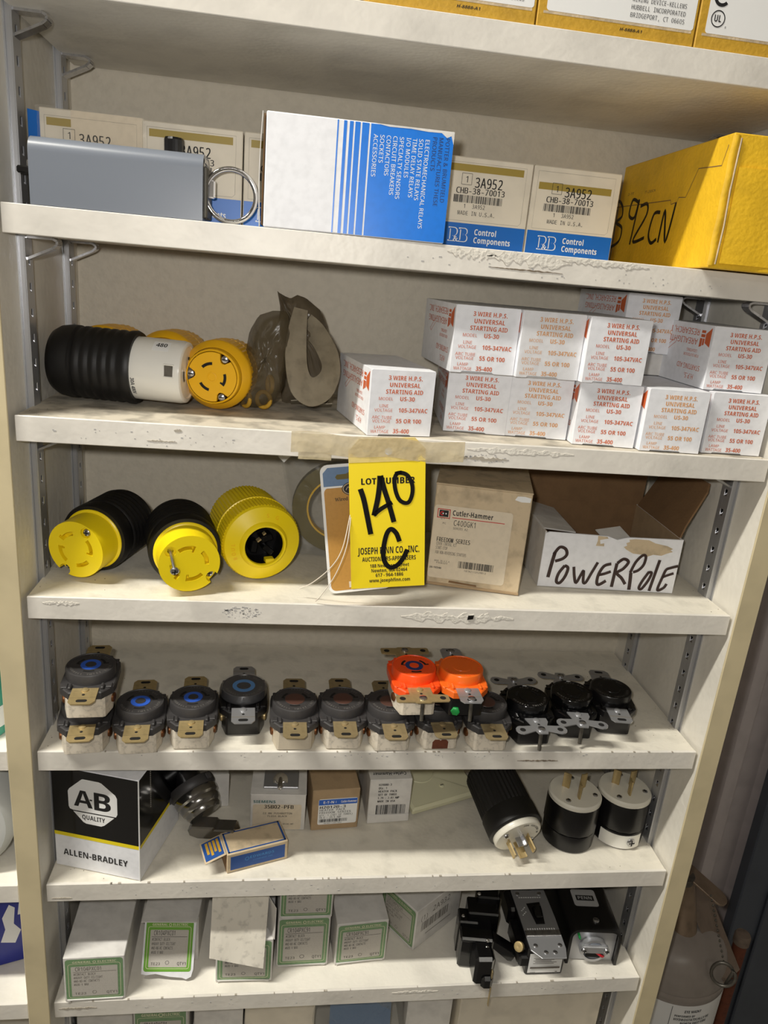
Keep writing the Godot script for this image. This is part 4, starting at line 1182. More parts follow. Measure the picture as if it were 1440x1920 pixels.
	part(cd, "hang_hole", geo().flat(pv([-0.014, 0.1000, 0.014, 0.1000, 0.0155, 0.1020, 0.014, 0.1042, 0.006, 0.1045, 0.0, 0.1078, -0.006, 0.1045, -0.014, 0.1042, -0.0155, 0.1020]), 0.0004), M.olive)
	part(cd, "logo_oval", geo().flat(ellipse(0.0, 0.0915, 0.0105, 0.0062), 0.0005), M.ink)
	g = geo().at(0, 0, 0.0006); g.flat(ellipse_ring(0.0, 0.0915, 0.0098, 0.0056, 0.0090, 0.0049)); g.stroke(curve([-0.007, 0.0905, -0.005, 0.0932, -0.003, 0.0903, -0.001, 0.0930, 0.001, 0.0902, 0.003, 0.0928, 0.005, 0.0904, 0.007, 0.0922], 4), 0.0006)
	part(cd, "logo_print", g, M.kraft_pale)
	g = geo().at(0, 0, 0.0005)
	write(g, "Wired Push Button", -0.017, 0.0815, 0.0030, 0.034, "serif"); write(g, "Wired Button", -0.004, 0.0778, 0.0018, 0.012, "bold")
	part(cd, "printed_text", g, M.ink)
	part(cd, "push_button", geo(Transform3D(Basis(Vector3(1, 0, 0), Vector3(0, 0, 1), Vector3(0, -1, 0)), Vector3(0.006, 0.052, 0.0004))).lathe([Vector2(0.0115, 0), Vector2(0.0105, 0.003), Vector2(0.0075, 0.0045), Vector2(0.007, 0.0065), Vector2(0, 0.0072)], 32), M.white_plastic)
	part(cd, "blister", geo(Transform3D(Basis(Vector3(1, 0, 0), Vector3(0, 0, 1), Vector3(0, -1, 0)), Vector3(0.006, 0.052, 0.0004))).lathe([Vector2(0.0150, 0), Vector2(0.0140, 0.006), Vector2(0.0115, 0.0095), Vector2(0, 0.0105)], 32), M.clear_dome)
	part(cd, "price_label", geo().rect(-0.0100, 0.0045, 0.0140, 0.0100, 0.0005), M.label_paper)
	g = geo().at(0, 0, 0.0007)
	g.flat(pv([-0.0075, 0.0060, -0.0045, 0.0060, -0.0040, 0.0078, -0.0050, 0.0070, -0.0060, 0.0082, -0.0070, 0.0070, -0.0080, 0.0078])); write(g, "Batteries", -0.0020, 0.0063, 0.0016, 0.010)
	part(cd, "price_print", g, M.ink)
	# auction tag taped to the shelf above
	lot_tag()
	# kraft carton with a control label
	var w := 0.0850
	var h := 0.0965
	var k := carton("control_carton", "kraft carton with cream control kit label and red rule", w, h, 0.120, Vector3(0.3758, SD, -0.0400), -14.2, M.kraft_pale)
	part(k, "lid_flap", geo().box(Vector3(0, h + 0.0007, -0.059), Vector3(w + 0.0008, 0.0014, 0.1205), 0.0005), M.kraft_pale)
	part(k, "base_seam", geo().box(Vector3(0, 0.0014, 0.0002), Vector3(w + 0.0004, 0.0026, 0.0012), 0.0004), M.kraft)
	part(k, "torn_strip", geo().prism(pv([-0.022, 0.0042, 0.004, 0.0032, 0.0035, 0.0046, -0.006, 0.0050, -0.0215, 0.0060]), 0.0001, 0.0006), M.kraft_dark)
	var f := face_of("front", w, h, 0.12)
	part(k, "paper_label", geo(f).flat(rrect(0.0355, 0.0425, 0.0700, 0.0700, 0.003), 0.0001), M.label_paper)
	part(k, "scuffed_corner", geo(f).flat(pv([0.070, 0.0900, 0.076, 0.0885, 0.0835, 0.0890, 0.0840, 0.0930, 0.078, 0.0940, 0.072, 0.0935]), 0.0001), M.label_white)
	g = geo(f.translated_local(Vector3(0, 0, 0.0002)))
	write(g, "Cutler-Hammer", 0.0172, 0.0690, 0.0048, 0.036, "bold"); write(g, "QTY  1", 0.0068, 0.0645, 0.0016, 0.008, "mono"); write(g, "PC", 0.0092, 0.0600, 0.0016, 0.003, "mono")
	write(g, "C400GK1", 0.0190, 0.0595, 0.0052, 0.0195, "mono"); write(g, "SERIES A2", 0.0190, 0.0560, 0.0020, 0.0130, "mono")
	write(g, "FREEDOM SERIES", 0.0055, 0.0430, 0.0042, 0.0300, "mono"); write(g, "FREEDOM SERIES", 0.0057, 0.0430, 0.0042, 0.0300, "mono")
	write(g, "COVER CONTROL KIT", 0.0055, 0.0395, 0.0029, 0.0185, "mono"); write(g, "START-STOP", 0.0055, 0.0355, 0.0029, 0.0105, "mono"); write(g, "FOR NON-REVERSING STARTERS", 0.0055, 0.0310, 0.0029, 0.0280, "mono")
	write(g, "MADE IN U.S.A.", 0.0055, 0.0235, 0.0015, 0.0145, "mono"); write(g, "F908329", 0.0075, 0.0215, 0.0015, 0.0100, "mono"); write(g, "30-10346", 0.0015, 0.0165, 0.0018, 0.0110, "bold")
	barcode(g, 0.0275, 0.0195, 0.0600, 0.0262, 40, 77); write(g, "18782113539812", 0.0335, 0.0165, 0.0018, 0.0200, "mono")
	part(k, "printed_text", g, M.ink)
	g = geo(f.translated_local(Vector3(0, 0, 0.0002)))
	g.rect(0.0170, 0.0665, 0.0640, 0.0672)
	for q in [[0.0035, 0.0655, 0.0150, 0.0662], [0.0035, 0.0735, 0.0150, 0.0742], [0.0035, 0.0655, 0.0042, 0.0742], [0.0143, 0.0655, 0.0150, 0.0742]]: g.rect(q[0], q[1], q[2], q[3])
	part(k, "red_rule", g, M.red_ink)
	part(k, "logo", geo(f.translated_local(Vector3(0, 0, 0.0003))).rect(0.0052, 0.0668, 0.0134, 0.0730), M.ink)
	part(k, "logo_mark", geo(f.translated_local(Vector3(0, 0, 0.0004))).flat(ring_poly(0.0010, 0.0020, 50, 310, 14, Vector2(0.0078, 0.0699))), M.red_ink)
	part(k, "logo_dots", geo(f.translated_local(Vector3(0, 0, 0.0004))).flat(disc_poly(0.0007, 10, Vector2(0.0086, 0.0699))).flat(disc_poly(0.0007, 10, Vector2(0.0112, 0.0699))), M.label_white)
	open_carton()

func ellipse(cx: float, cy: float, rx: float, ry: float, k := 28) -> PackedVector2Array:
	var o := PackedVector2Array()
	for i in k: o.append(Vector2(cx + cos(TAU * i / k) * rx, cy + sin(TAU * i / k) * ry))
	return o
func ellipse_ring(cx: float, cy: float, rx: float, ry: float, sx: float, sy: float, k := 32) -> PackedVector2Array:
	var o := PackedVector2Array()
	for i in k + 1: o.append(Vector2(cx + cos(TAU * i / k * 0.9999) * rx, cy + sin(TAU * i / k * 0.9999) * ry))
	for i in k + 1: o.append(Vector2(cx + cos(TAU * (1.0 - float(i) / k) * 0.9999) * sx, cy + sin(TAU * (1.0 - float(i) / k) * 0.9999) * sy))
	return o

func lot_tag():
	var w := 0.0618
	var h := 0.1270
	var t := thing("lot_tag", "bright yellow auction lot tag with black marker number, taped to the shelf", "tag", Vector3(0.2790, -0.0005, 0.0030))
	t.rotation = Vector3(deg_to_rad(-1.2), 0, deg_to_rad(5.2))
	var pl := PackedVector2Array()
	for q in [[-0.5, -1.0], [0.5, -1.0], [0.5, -0.075], [0.36, 0.0], [-0.36, 0.0], [-0.5, -0.075]]: pl.append(Vector2(q[0] * w, q[1] * h))
	part(t, "card", geo().prism(pl, 0.0, 0.0004, 0.0001), M.yellow_tag)
	var p2 := PackedVector2Array()
	for q in [[-0.5, -0.150], [0.5, -0.150], [0.5, -0.075], [0.36, 0.0], [-0.36, 0.0], [-0.5, -0.075]]: p2.append(Vector2(q[0] * w, q[1] * h))
	part(t, "reinforcing_patch", geo().prism(p2, 0.0004, 0.0007, 0.0001), M.tan_patch)
	part(t, "eyelet", geo().at(0, 0, 0.0009).flat(disc_poly(0.0030, 20, Vector2(0.001, -0.0105))), M.grey_label)
	# tag coordinates of the print: photograph's tag is 800 wide and 1545 high
	var X := func(px): return (px - 690.0) / 800.0 * w
	var Y := func(py): return -(py - 95.0) / 1545.0 * h
	var g = geo().at(0, 0, 0.0006)
	write(g, "LOT NUMBER", X.call(415), Y.call(548), 0.0050, 0.0436, "bold"); write(g, "LOT NUMBER", X.call(417), Y.call(547), 0.0051, 0.0436, "bold")
	write(g, "JOSEPH FINN CO., INC.", X.call(365), Y.call(1272), 0.0058, 0.0514, "bold")
	write(g, "AUCTIONEERS-APPRAISERS", X.call(412), Y.call(1350), 0.0038, 0.0448, "bold")
	write(g, "188 Needham Street", X.call(495), Y.call(1418), 0.0030, 0.0327, "bold")
	write(g, "Newton, MA 02464", X.call(510), Y.call(1470), 0.0030, 0.0301, "bold")
	write(g, "617 - 964-1886", X.call(555), Y.call(1520), 0.0030, 0.0232, "bold")
	write(g, "www.josephfinn.com", X.call(485), Y.call(1578), 0.0030, 0.0344, "bold")
	part(t, "printed_text", g, M.ink)
	g = geo().at(0, 0, 0.0008)
	write(g, "Allen", X.call(440), Y.call(222), 0.0016, 0.0050, "sans"); write(g, "Bailey", X.call(850), Y.call(208), 0.0020, 0.0062, "sans")
	part(t, "faint_print", g, M.ink_faded)
	g = geo().at(0, 0, 0.0009)
	var st := func(a: Array, wd: float, sm := 6):
		var q := []
		for i in range(0, a.size(), 2): q.append_array([X.call(a[i]), Y.call(a[i + 1])])
		g.stroke(curve(q, sm), wd)
	st.call([405, 588, 440, 700, 475, 880, 508, 1060], 0.0043)
	st.call([612, 462, 606, 560, 585, 700, 545, 866], 0.0044)
	st.call([540, 862, 620, 800, 738, 738], 0.0036)
	st.call([618, 462, 655, 600, 700, 740, 756, 942], 0.0042)
	st.call([770, 450, 830, 440, 900, 470, 948, 560, 950, 660, 915, 740, 860, 745, 805, 700, 770, 600, 765, 500, 790, 448, 840, 438], 0.0034)
	st.call([815, 1150, 780, 1060, 725, 1015, 680, 1060, 648, 1180, 640, 1300, 672, 1390, 730, 1425, 800, 1395, 860, 1320, 900, 1238], 0.0040)
	part(t, "marker_number", g, M.marker)
	var wv := [Vector3(-0.0305, -0.062, 0.0000), Vector3(-0.0375, -0.089, 0.0035), Vector3(-0.0470, -0.106, 0.001), Vector3(-0.0625, -0.1235, -0.010), Vector3(-0.0740, -0.1310, -0.016)]
	part(t, "tie_wire", geo().tube(curve3(wv, 6), 0.00042, 6), M.wire_white)
	wv = [Vector3(-0.0300, -0.064, 0.0000), Vector3(-0.0345, -0.088, 0.0050), Vector3(-0.0440, -0.112, 0.004), Vector3(-0.0560, -0.1320, -0.002), Vector3(-0.0610, -0.1390, -0.006)]
	part(t, "tie_wire", geo().tube(curve3(wv, 6), 0.00042, 6), M.wire_white)
	# strip of masking tape across the top of the tag
	var m := thing("masking_tape", "strip of masking tape across the shelf edge over the tag", "tape", Vector3(0.272, -0.0080, 0.0034))
	part(m, "strip", geo().grid(40, 6, func(u, v):
		var x := lerpf(-0.068, 0.070, u)
		var wv2 := 0.0006 * sin(u * 31.0 + v * 4.0) * (1.0 if absf(x) > 0.034 else 0.3)
		return Vector3(x, lerpf(-0.0085, 0.0080, v) - 0.010 * (u - 0.5) * 0.15 + 0.0011 * sin(u * 14.0), 0.0009 + wv2 + 0.0008 * (1.0 - v) * (1.0 if u > 0.9 else 0.0)), 0.00015), M.tape)
	part(m, "strip", geo().at(-0.062, -0.0100, 0.0).grid(10, 3, func(u, v): return Vector3(lerpf(0, 0.026, u), lerpf(-0.003, 0.003, v), 0.0003 + 0.0005 * sin(u * 9.0)), 0.00015), M.tape)

func open_carton():
	var w := 0.1335
	var h := 0.0550
	var d := 0.115
	var o := thing("open_carton", "open white carton with brown inside and hand lettered front", "box", Vector3(0.5098, SD, -0.0495), -3.4)
	var tk := 0.0016
	var fr := PackedVector2Array()
	for q in [[-0.5, 0.0], [0.5, 0.0], [0.5, 1.0], [0.10, 0.985], [0.02, 0.93], [-0.05, 0.985], [-0.47, 1.0], [-0.5, 0.965]]: fr.append(Vector2(q[0] * w, q[1] * h))
	part(o, "front_wall", geo().prism(fr, -tk, 0.0, 0.0003), M.white_card)
	part(o, "side_wall", geo().box(Vector3(-w / 2 + tk / 2, h / 2, -d / 2), Vector3(tk, h, d - 0.002), 0.0003), M.white_worn)
	part(o, "side_wall", geo().box(Vector3(w / 2 - tk / 2, h / 2, -d / 2), Vector3(tk, h, d - 0.002), 0.0003), M.white_worn)
	part(o, "back_wall", geo().box(Vector3(0, h / 2, -d + tk / 2), Vector3(w, h, tk), 0.0003), M.kraft_dark)
	part(o, "base", geo().box(Vector3(0, tk / 2, -d / 2), Vector3(w - 0.003, tk, d - 0.003)), M.kraft_dark)
	part(o, "lining", geo().box(Vector3(-w / 2 + tk + 0.0004, h / 2, -d / 2), Vector3(0.0006, h - 0.001, d - 0.006)).box(Vector3(w / 2 - tk - 0.0004, h / 2, -d / 2), Vector3(0.0006, h - 0.001, d - 0.006)).box(Vector3(0, h / 2 - 0.003, -tk - 0.0004), Vector3(w - 0.006, h - 0.008, 0.0006)), M.kraft)
	var lid := geo(Transform3D(Basis(Vector3.RIGHT, 0.06), Vector3(0, h - 0.001, -d + 0.001)))
	part(o, "lid_flap", lid.box(Vector3(0.002, 0.031, 0), Vector3(w + 0.004, 0.062, tk), 0.0004), M.kraft_dark)
	# flap on the right leans outwards
	var sf := geo(Transform3D(Basis(Vector3.FORWARD, 0.44), Vector3(w / 2 - 0.001, h - 0.001, -d / 2)))
	part(o, "side_flap", sf.prism_x(pv([-d / 2 + 0.004, 0, d / 2 - 0.006, 0, d / 2 - 0.010, 0.012, d / 2 - 0.014, 0.050, d / 2 - 0.020, 0.058, -d / 2 + 0.008, 0.058]), tk), M.kraft_dark)
	# flap on the left folded down into the box
	var lf := geo(Transform3D(Basis(Vector3.FORWARD, 1.75), Vector3(-w / 2 + 0.001, h, -d / 2 - 0.004)))
	part(o, "side_flap", lf.prism_x(pv([-d / 2 + 0.010, 0, d / 2 - 0.006, 0, d / 2 - 0.018, 0.036, -d / 2 + 0.020, 0.036]), 0.0012), M.white_worn)
	part(o, "paper_scrap", geo(Transform3D(Basis(Vector3(1, 1, 0).normalized(), 0.5), Vector3(0.012, h - 0.010, -0.030))).box(Vector3.ZERO, Vector3(0.030, 0.0008, 0.024)), M.white_worn)
	# bare patch where tape was torn off
	var g = geo().at(0, 0, 0.0001)
	g.flat(pv([0.0130, 0.0420, 0.0100, 0.0445, 0.0130, 0.0460, 0.0118, 0.0485, 0.0150, 0.0500, 0.0140, 0.0520, 0.0200, 0.0530, 0.0330, 0.0528, 0.0400, 0.0500, 0.0520, 0.0480, 0.0580, 0.0455, 0.0560, 0.0440, 0.0585, 0.0425, 0.0530, 0.0405, 0.0480, 0.0380, 0.0400, 0.0385, 0.0340, 0.0360, 0.0280, 0.0380, 0.0200, 0.0385]))
	g.flat(pv([-0.0170, 0.0440, -0.0090, 0.0440, -0.0095, 0.0470, -0.0130, 0.0460, -0.0140, 0.0500, -0.0060, 0.0520, -0.0075, 0.0535, -0.0165, 0.0540, -0.0160, 0.0490]))
	part(o, "torn_patch", g, M.kraft_pale)
	g = geo().at(0, 0, 0.0003)
	# letters drawn in photo units of the front face: 990 wide, 400 high
	var st := func(a: Array, wd: float, sm := 5):
		var q := []
		for i in range(0, a.size(), 2): q.append_array([(a[i] - 640.0) / 985.0 * w, h * 0.5 - (a[i + 1] - 700.0) / 400.0 * h - (a[i] - 640.0) / 985.0 * -0.0065])
		g.stroke(curve(q, sm), wd)
	st.call([235, 625, 225, 700, 213, 810], 0.0034); st.call([228, 640, 262, 588, 305, 600, 320, 640, 295, 672, 245, 690], 0.0030)
	st.call([320, 722, 285, 780, 278, 840, 305, 850, 335, 800, 345, 740, 318, 722], 0.0030)
	st.call([385, 730, 400, 800, 420, 850, 445, 790, 460, 760, 470, 840, 490, 845, 520, 770, 550, 695], 0.0028)
	st.call([648, 705, 600, 722, 572, 780, 568, 840, 585, 862, 632, 832], 0.0030); st.call([575, 788, 610, 780, 655, 762], 0.0028)
	st.call([688, 700, 684, 780, 680, 878], 0.0032); st.call([690, 700, 730, 668, 768, 690, 740, 740, 700, 772, 740, 810, 775, 856], 0.0030)
	st.call([800, 770, 806, 830, 810, 898], 0.0034); st.call([795, 770, 820, 690, 860, 640, 885, 650, 880, 710, 850, 750, 815, 765], 0.0028)
	st.call([930, 760, 895, 830, 880, 880, 900, 890, 935, 830, 950, 770, 928, 765], 0.0028)
	st.call([990, 672, 975, 780, 958, 905], 0.0030)
	st.call([1130, 715, 1080, 730, 1050, 745, 1035, 800, 1018, 880, 1025, 900, 1060, 880, 1075, 850], 0.0028); st.call([1035, 800, 1070, 785, 1110, 770], 0.0026)
	part(o, "marker_lettering", g, M.ink_brown)

# ------------------------------------------------------------------ fifth shelf: receptacles
var rc := {}
func strap_poly(kind: String) -> PackedVector2Array:           # front half of the mounting strap: x across, y outwards from the body
	if kind == "ears":
		var o := pv([-0.0105, 0.0, 0.0105, 0.0, 0.0105, 0.006, 0.0075, 0.012])
		for k in 9:
			var a := deg_to_rad(-110.0 + 230.0 * k / 8); o.append(Vector2(0.0185 + cos(a) * 0.0062, 0.0185 + sin(a) * 0.0062))
		o.append_array(pv([0.0060, 0.0200, 0.0045, 0.0245, -0.0045, 0.0245, -0.0060, 0.0200]))
		for k in 9:
			var a := deg_to_rad(60.0 + 230.0 * k / 8); o.append(Vector2(-0.0185 + cos(a) * 0.0062, 0.0185 + sin(a) * 0.0062))
		o.append(Vector2(-0.0075, 0.012))
		return o
	if kind == "wide":
		return pv([-0.0105, 0.0, 0.0105, 0.0, 0.0105, 0.011, 0.0230, 0.0125, 0.0240, 0.0140, 0.0240, 0.0215, 0.0225, 0.0230, 0.0080, 0.0230, 0.006, 0.0245, -0.006, 0.0245, -0.0080, 0.0230, -0.0225, 0.0230, -0.0240, 0.0215, -0.0240, 0.0140, -0.0230, 0.0125, -0.0105, 0.011])
	return pv([-0.0105, 0.0, 0.0105, 0.0, 0.0105, 0.0200, 0.0075, 0.0240, -0.0075, 0.0240, -0.0105, 0.0200])

func receptacle(label: String, p: Vector3, turn: float, k: Dictionary) -> Node3D:
	var o := thing("receptacle", label, "receptacle", p, turn, "twist lock receptacles laid out face up")
	if rc.is_empty():
		var b := geo(Transform3D(Basis(Vector3(1, 0, 0), Vector3(0, 0, -1), Vector3(0, 1, 0)), Vector3.ZERO))
		var oct := pv([-0.0135, -0.0290, 0.0135, -0.0290, 0.0155, -0.0280, 0.0195, -0.0150, 0.0195, 0.0150, 0.0155, 0.0280, -0.0155, 0.0280, -0.0195, 0.0150, -0.0195, -0.0150, -0.0155, -0.0280])
		b.prism(oct, 0.0012, 0.0200, 0.0006)
		rc.base = b.mesh()
		var ft := geo()
		for q in [[-0.009, 0.024], [0.008, 0.025], [0.0, -0.024], [0.015, 0.0], [-0.015, 0.0]]: ft.box(Vector3(q[0], 0.0008, q[1]), Vector3(0.0034, 0.0016, 0.0044), 0.0006)
		rc.feet = ft.mesh()
		var c := geo(Transform3D(Basis(Vector3(1, 0, 0), Vector3(0, 0, -1), Vector3(0, 1, 0)), Vector3.ZERO))
		c.prism(pv([-0.0130, -0.0305, 0.0130, -0.0305, 0.0215, -0.0205, 0.0225, -0.0130, 0.0225, 0.0130, 0.0215, 0.0205, 0.0130, 0.0305, -0.0130, 0.0305, -0.0215, 0.0205, -0.0225, 0.0130, -0.0225, -0.0130, -0.0215, -0.0205]), 0.0195, 0.0262, 0.0009)
		c.t = Transform3D.IDENTITY
		for s in [-1, 1]:
			for z in [-1, 1]:
				c.box(Vector3(s * 0.0130, 0.0272, z * 0.0230), Vector3(0.0028, 0.0036, 0.0075), 0.0008)
				c.box(Vector3(s * 0.0178, 0.0266, z * 0.0200), Vector3(0.0050, 0.0016, 0.0068), 0.0005)
		rc.cap = c.mesh()
		rc.disc = geo().lathe([Vector2(0.0207, 0.025), Vector2(0.0207, 0.0345), Vector2(0.0200, 0.0355), Vector2(0.0192, 0.0356), Vector2(0.0188, 0.0350), Vector2(0.0, 0.0350)], 48).mesh()
		var sl := geo(Transform3D(Basis(Vector3(1, 0, 0), Vector3(0, 0, -1), Vector3(0, 1, 0)), Vector3(0, 0.0351, 0)))
		for a in [30.0, 150.0, 270.0]: sl.flat(ring_poly(0.0102, 0.0124, a - 24, a + 24))
		sl.flat(ring_poly(0.0124, 0.0146, 6, 14, 3)); sl.flat(ring_poly(0.0082, 0.0104, 168, 176, 3))
		rc.slots = sl.mesh()
		rc.ring = geo().lathe([Vector2(0.0084, 0.0349), Vector2(0.0084, 0.0354), Vector2(0.0046, 0.0354), Vector2(0.0046, 0.0349)], 32).mesh()
		rc.big_ring = geo().lathe([Vector2(0.0105, 0.0349), Vector2(0.0105, 0.0354), Vector2(0.0066, 0.0354), Vector2(0.0066, 0.0349)], 36).mesh()
		rc.hub = geo().lathe([Vector2(0.0046, 0.0349), Vector2(0.0044, 0.0356), Vector2(0.0, 0.0357)], 24).mesh()
		rc.centre = geo().lathe([Vector2(0.0092, 0.0349), Vector2(0.0090, 0.0353), Vector2(0.0, 0.0353)], 32).mesh()
		for s in [-1, 1]: rc["term%d" % s] = geo(flow(Vector3(s, 0, 0.15), Vector3(s * 0.0185, 0.0110, 0.0135))).lathe([Vector2(0.0042, 0), Vector2(0.0042, 0.0022), Vector2(0.0030, 0.0030), Vector2(0, 0.0030)], 16).mesh()
		var lt := geo()
		var word := "HUBBELL TWIST-LOCK    30A 250V"
		for i in word.length():
			if word[i] == " ": continue
			var a := deg_to_rad(198.0 + i * 9.0)
			lt.t = Transform3D(Basis(Vector3(1, 0, 0), Vector3(0, 0, -1), Vector3(0, 1, 0)), Vector3(0, 0.03512, 0)) * Transform3D(Basis(Vector3(0, 0, 1), a + PI / 2), Vector3(cos(a) * 0.0164, sin(a) * 0.0164, 0))
			write(lt, word[i], 0, -0.001, 0.0021, -1, "bold", 1)
		rc.letters = lt.mesh()
		for kind in ["plain", "ears", "wide"]:
			var pl := strap_poly(kind)
			rc["strap_" + kind] = geo(Transform3D(Basis(Vector3(1, 0, 0), Vector3(0, 0, 1), Vector3(0, -1, 0)), Vector3(0, 0.0272, 0.0252))).prism(pl, 0.0, 0.0012, 0.0002).mesh()
	var base := put(o, "base", rc.base, k.base)
	put(base, "feet", rc.feet, k.base)
	put(o, "cap", rc.cap, k.cap)
	put(o, "face_disc", rc.disc, k.cap)
	put(o, "moulded_lettering", rc.letters, k.get("letter", M.raised_letter))
	if not k.get("film", false): put(o, "contact_slots", rc.slots, M.slot)
	match k.get("mid", ""):
		"blue": 
			put(o, "colour_ring", rc.ring, M.blue_plastic); put(o, "hub", rc.hub, k.cap)
		"pale": 
			put(o, "colour_ring", rc.big_ring, M.pale_blue_plastic); put(o, "hub", rc.hub, M.black_plastic)
		"rust": put(o, "centre_button", rc.centre, M.rust_dot)
		"orange": 
			put(o, "colour_ring", rc.ring, M.navy_plastic); put(o, "hub", rc.hub, k.cap)
		_: put(o, "centre_button", rc.centre, k.cap)
	for s in [-1, 1]: put(o, "terminal_screw", rc["term%d" % s], k.get("term", M.copper))
	for s in 2:
		var xf := Transform3D(Basis(Vector3.UP, PI * s), Vector3.ZERO)
		var kind: String = k.get("strap", "plain")
		var st := put(o, "mounting_strap", rc["strap_" + kind], k.metal, "", xf)
		part(st, "rivet", geo(Transform3D(Basis.IDENTITY, Vector3(0, 0.0270, 0.0285))).lathe([Vector2(0.0032, 0), Vector2(0.0030, 0.0010), Vector2(0.0016, 0.0016), Vector2(0, 0.0017)], 18), k.metal)
		part(st, "pilot_hole", geo(Transform3D(Basis.IDENTITY, Vector3(0, 0.02727, 0.0355))).lathe([Vector2(0.0013, 0), Vector2(0, 0)], 12), M.slot)
		var g := geo(Transform3D(Basis(Vector3(1, 0, 0), Vector3(0, 0, -1), Vector3(0, 1, 0)), Vector3(0, 0.02728, 0)))
		if kind == "plain":
			g.flat(rrect(0, -0.0445, 0.0088, 0.0040, 0.0019))
			var rim := geo(Transform3D(Basis(Vector3(1, 0, 0), Vector3(0, 0, -1), Vector3(0, 1, 0)), Vector3(0, 0.0273, 0)))
			rim.stroke([Vector2(0.0105, -0.0397), Vector2(-0.0105, -0.0397)], 0.0004)
			part(st, "bend_line", rim, M.brass_dull)
		else:
			for x in [-1, 1]: g.flat(disc_poly(0.0028, 16, Vector2(x * 0.0182, -0.0437 + (0.001 if kind == "wide" else 0.0))))
		part(st, "screw_slot", g, M.slot)
		if kind != "plain" or k.get("screws", false):
			var stp := part(st, "mounting_screw", geo().tube([Vector3(0, 0.0275, 0.0430), Vector3(0.0002, 0.006, 0.0450)], 0.0017, 10), M.zinc_dark)
			part(stp, "screw_head", geo(Transform3D(Basis.IDENTITY, Vector3(0, 0.0272, 0.0430))).lathe([Vector2(0.0036, 0), Vector2(0.0034, 0.0012), Vector2(0.0015, 0.0019), Vector2(0, 0.0020)], 18), M.steel)
			part(stp, "driver_slot", geo().box(Vector3(0, 0.0291, 0.0430), Vector3(0.0050, 0.0003, 0.0008)), M.slot)
	return o

func shelf_e_stock():
	var white := {"base": M.ceramic, "cap": M.charcoal, "metal": M.brass, "mid": "blue", "strap": "plain"}
	var dull := white.duplicate(); dull.metal = M.brass_dull; dull.mid = "rust"
	var dirty := dull.duplicate(); dirty.base = M.ceramic_dirty
	var film := {"base": M.black_plastic, "cap": M.black_plastic, "metal": M.zinc, "mid": "pale", "term": M.brass, "strap": "plain", "film": true}
	var orange := {"base": M.ceramic, "cap": M.orange_plastic, "metal": M.brass, "mid": "orange", "strap": "wide", "letter": M.orange_plastic_light}
	var orange_black := {"base": M.black_plastic, "cap": M.orange_plastic_light, "metal": M.zinc, "mid": "", "strap": "plain", "screws": true, "term": M.black_plastic, "film": true, "letter": M.orange_plastic}
	var gloss := {"base": M.black_plastic, "cap": M.black_gloss, "metal": M.zinc, "mid": "", "strap": "ears", "term": M.brass}
	var matte := {"base": M.black_plastic, "cap": M.black_plastic, "metal": M.zinc, "mid": "", "strap": "plain", "term": M.steel}
	receptacle("white bodied receptacle under another one at the left end", Vector3(0.0360, SE, -0.0235), 7.0, white)
	receptacle("blue ringed receptacle stacked on top at the left end", Vector3(0.0415, SE + 0.0372, -0.0215), 4.0, white)
	receptacle("blue ringed receptacle second along the front row, brass strap", Vector3(0.0822, SE, -0.0235), 4.8, white)
	receptacle("blue ringed receptacle third along the front row, beside the all black one", Vector3(0.1272, SE, -0.0310), 3.8, white)
	var b4 := receptacle("all black receptacle with pale blue ring under clear film", Vector3(0.1713, SE, -0.0515), 3.0, film)
	part(b4, "dust_film", geo().lathe([Vector2(0.0215, 0.028), Vector2(0.0213, 0.0358), Vector2(0.0205, 0.0366), Vector2(0.0, 0.0366)], 40), M.clear_dome)
	receptacle("white bodied receptacle with dirt stained front", Vector3(0.2192, SE, -0.0295), 0.6, dirty)
	receptacle("white bodied receptacle beside the dirt stained one, dull brass strap", Vector3(0.2640, SE, -0.0312), 0.6, dull)
	receptacle("white bodied receptacle left of the one under the orange pair", Vector3(0.3078, SE, -0.0280), 1.8, dull)
	var hol := receptacle("white bodied receptacle with a notch open in its front, under orange ones", Vector3(0.3535, SE, -0.0310), 2.0, dull)
	part(hol, "wire_notch", geo(Transform3D(Basis.IDENTITY, Vector3(0, 0, 0.0291))).flat(pv([-0.0075, 0.0012, 0.0075, 0.0012, 0.0075, 0.0085, 0.0055, 0.0110, 0.0012, 0.0110, 0.0, 0.0098, -0.0012, 0.0110, -0.0055, 0.0110, -0.0075, 0.0085])), M.rust)
	receptacle("white bodied receptacle at the right end, half under the orange ones", Vector3(0.4010, SE, -0.0285), 0.5, dull)
	receptacle("orange faced receptacle with white body and blue ring, stacked on others", Vector3(0.3278, SE + 0.0370, -0.0295), 2.6, orange)
	var ob := receptacle("orange faced receptacle with black body and steel strap, stacked on others", Vector3(0.3730, SE + 0.0370, -0.0295), 0.9, orange_black)
	part(ob, "green_terminal", geo(flow(Vector3(-0.3, 0.1, 1), Vector3(-0.009, 0.006, 0.0280))).lathe([Vector2(0.0042, 0), Vector2(0.0042, 0.003), Vector2(0.003, 0.004), Vector2(0, 0.004)], 6), M.green_wire)
	receptacle("glossy black receptacle with eared steel strap, beside the white row", Vector3(0.4462, SE, -0.0385), 1.1, gloss)
	receptacle("glossy black receptacle with eared steel strap, second of the black three", Vector3(0.4952, SE, -0.0485), -6.0, gloss)
	receptacle("matte black receptacle with plain steel strap at the end of the row", Vector3(0.5395, SE, -0.0560), -8.0, matte)

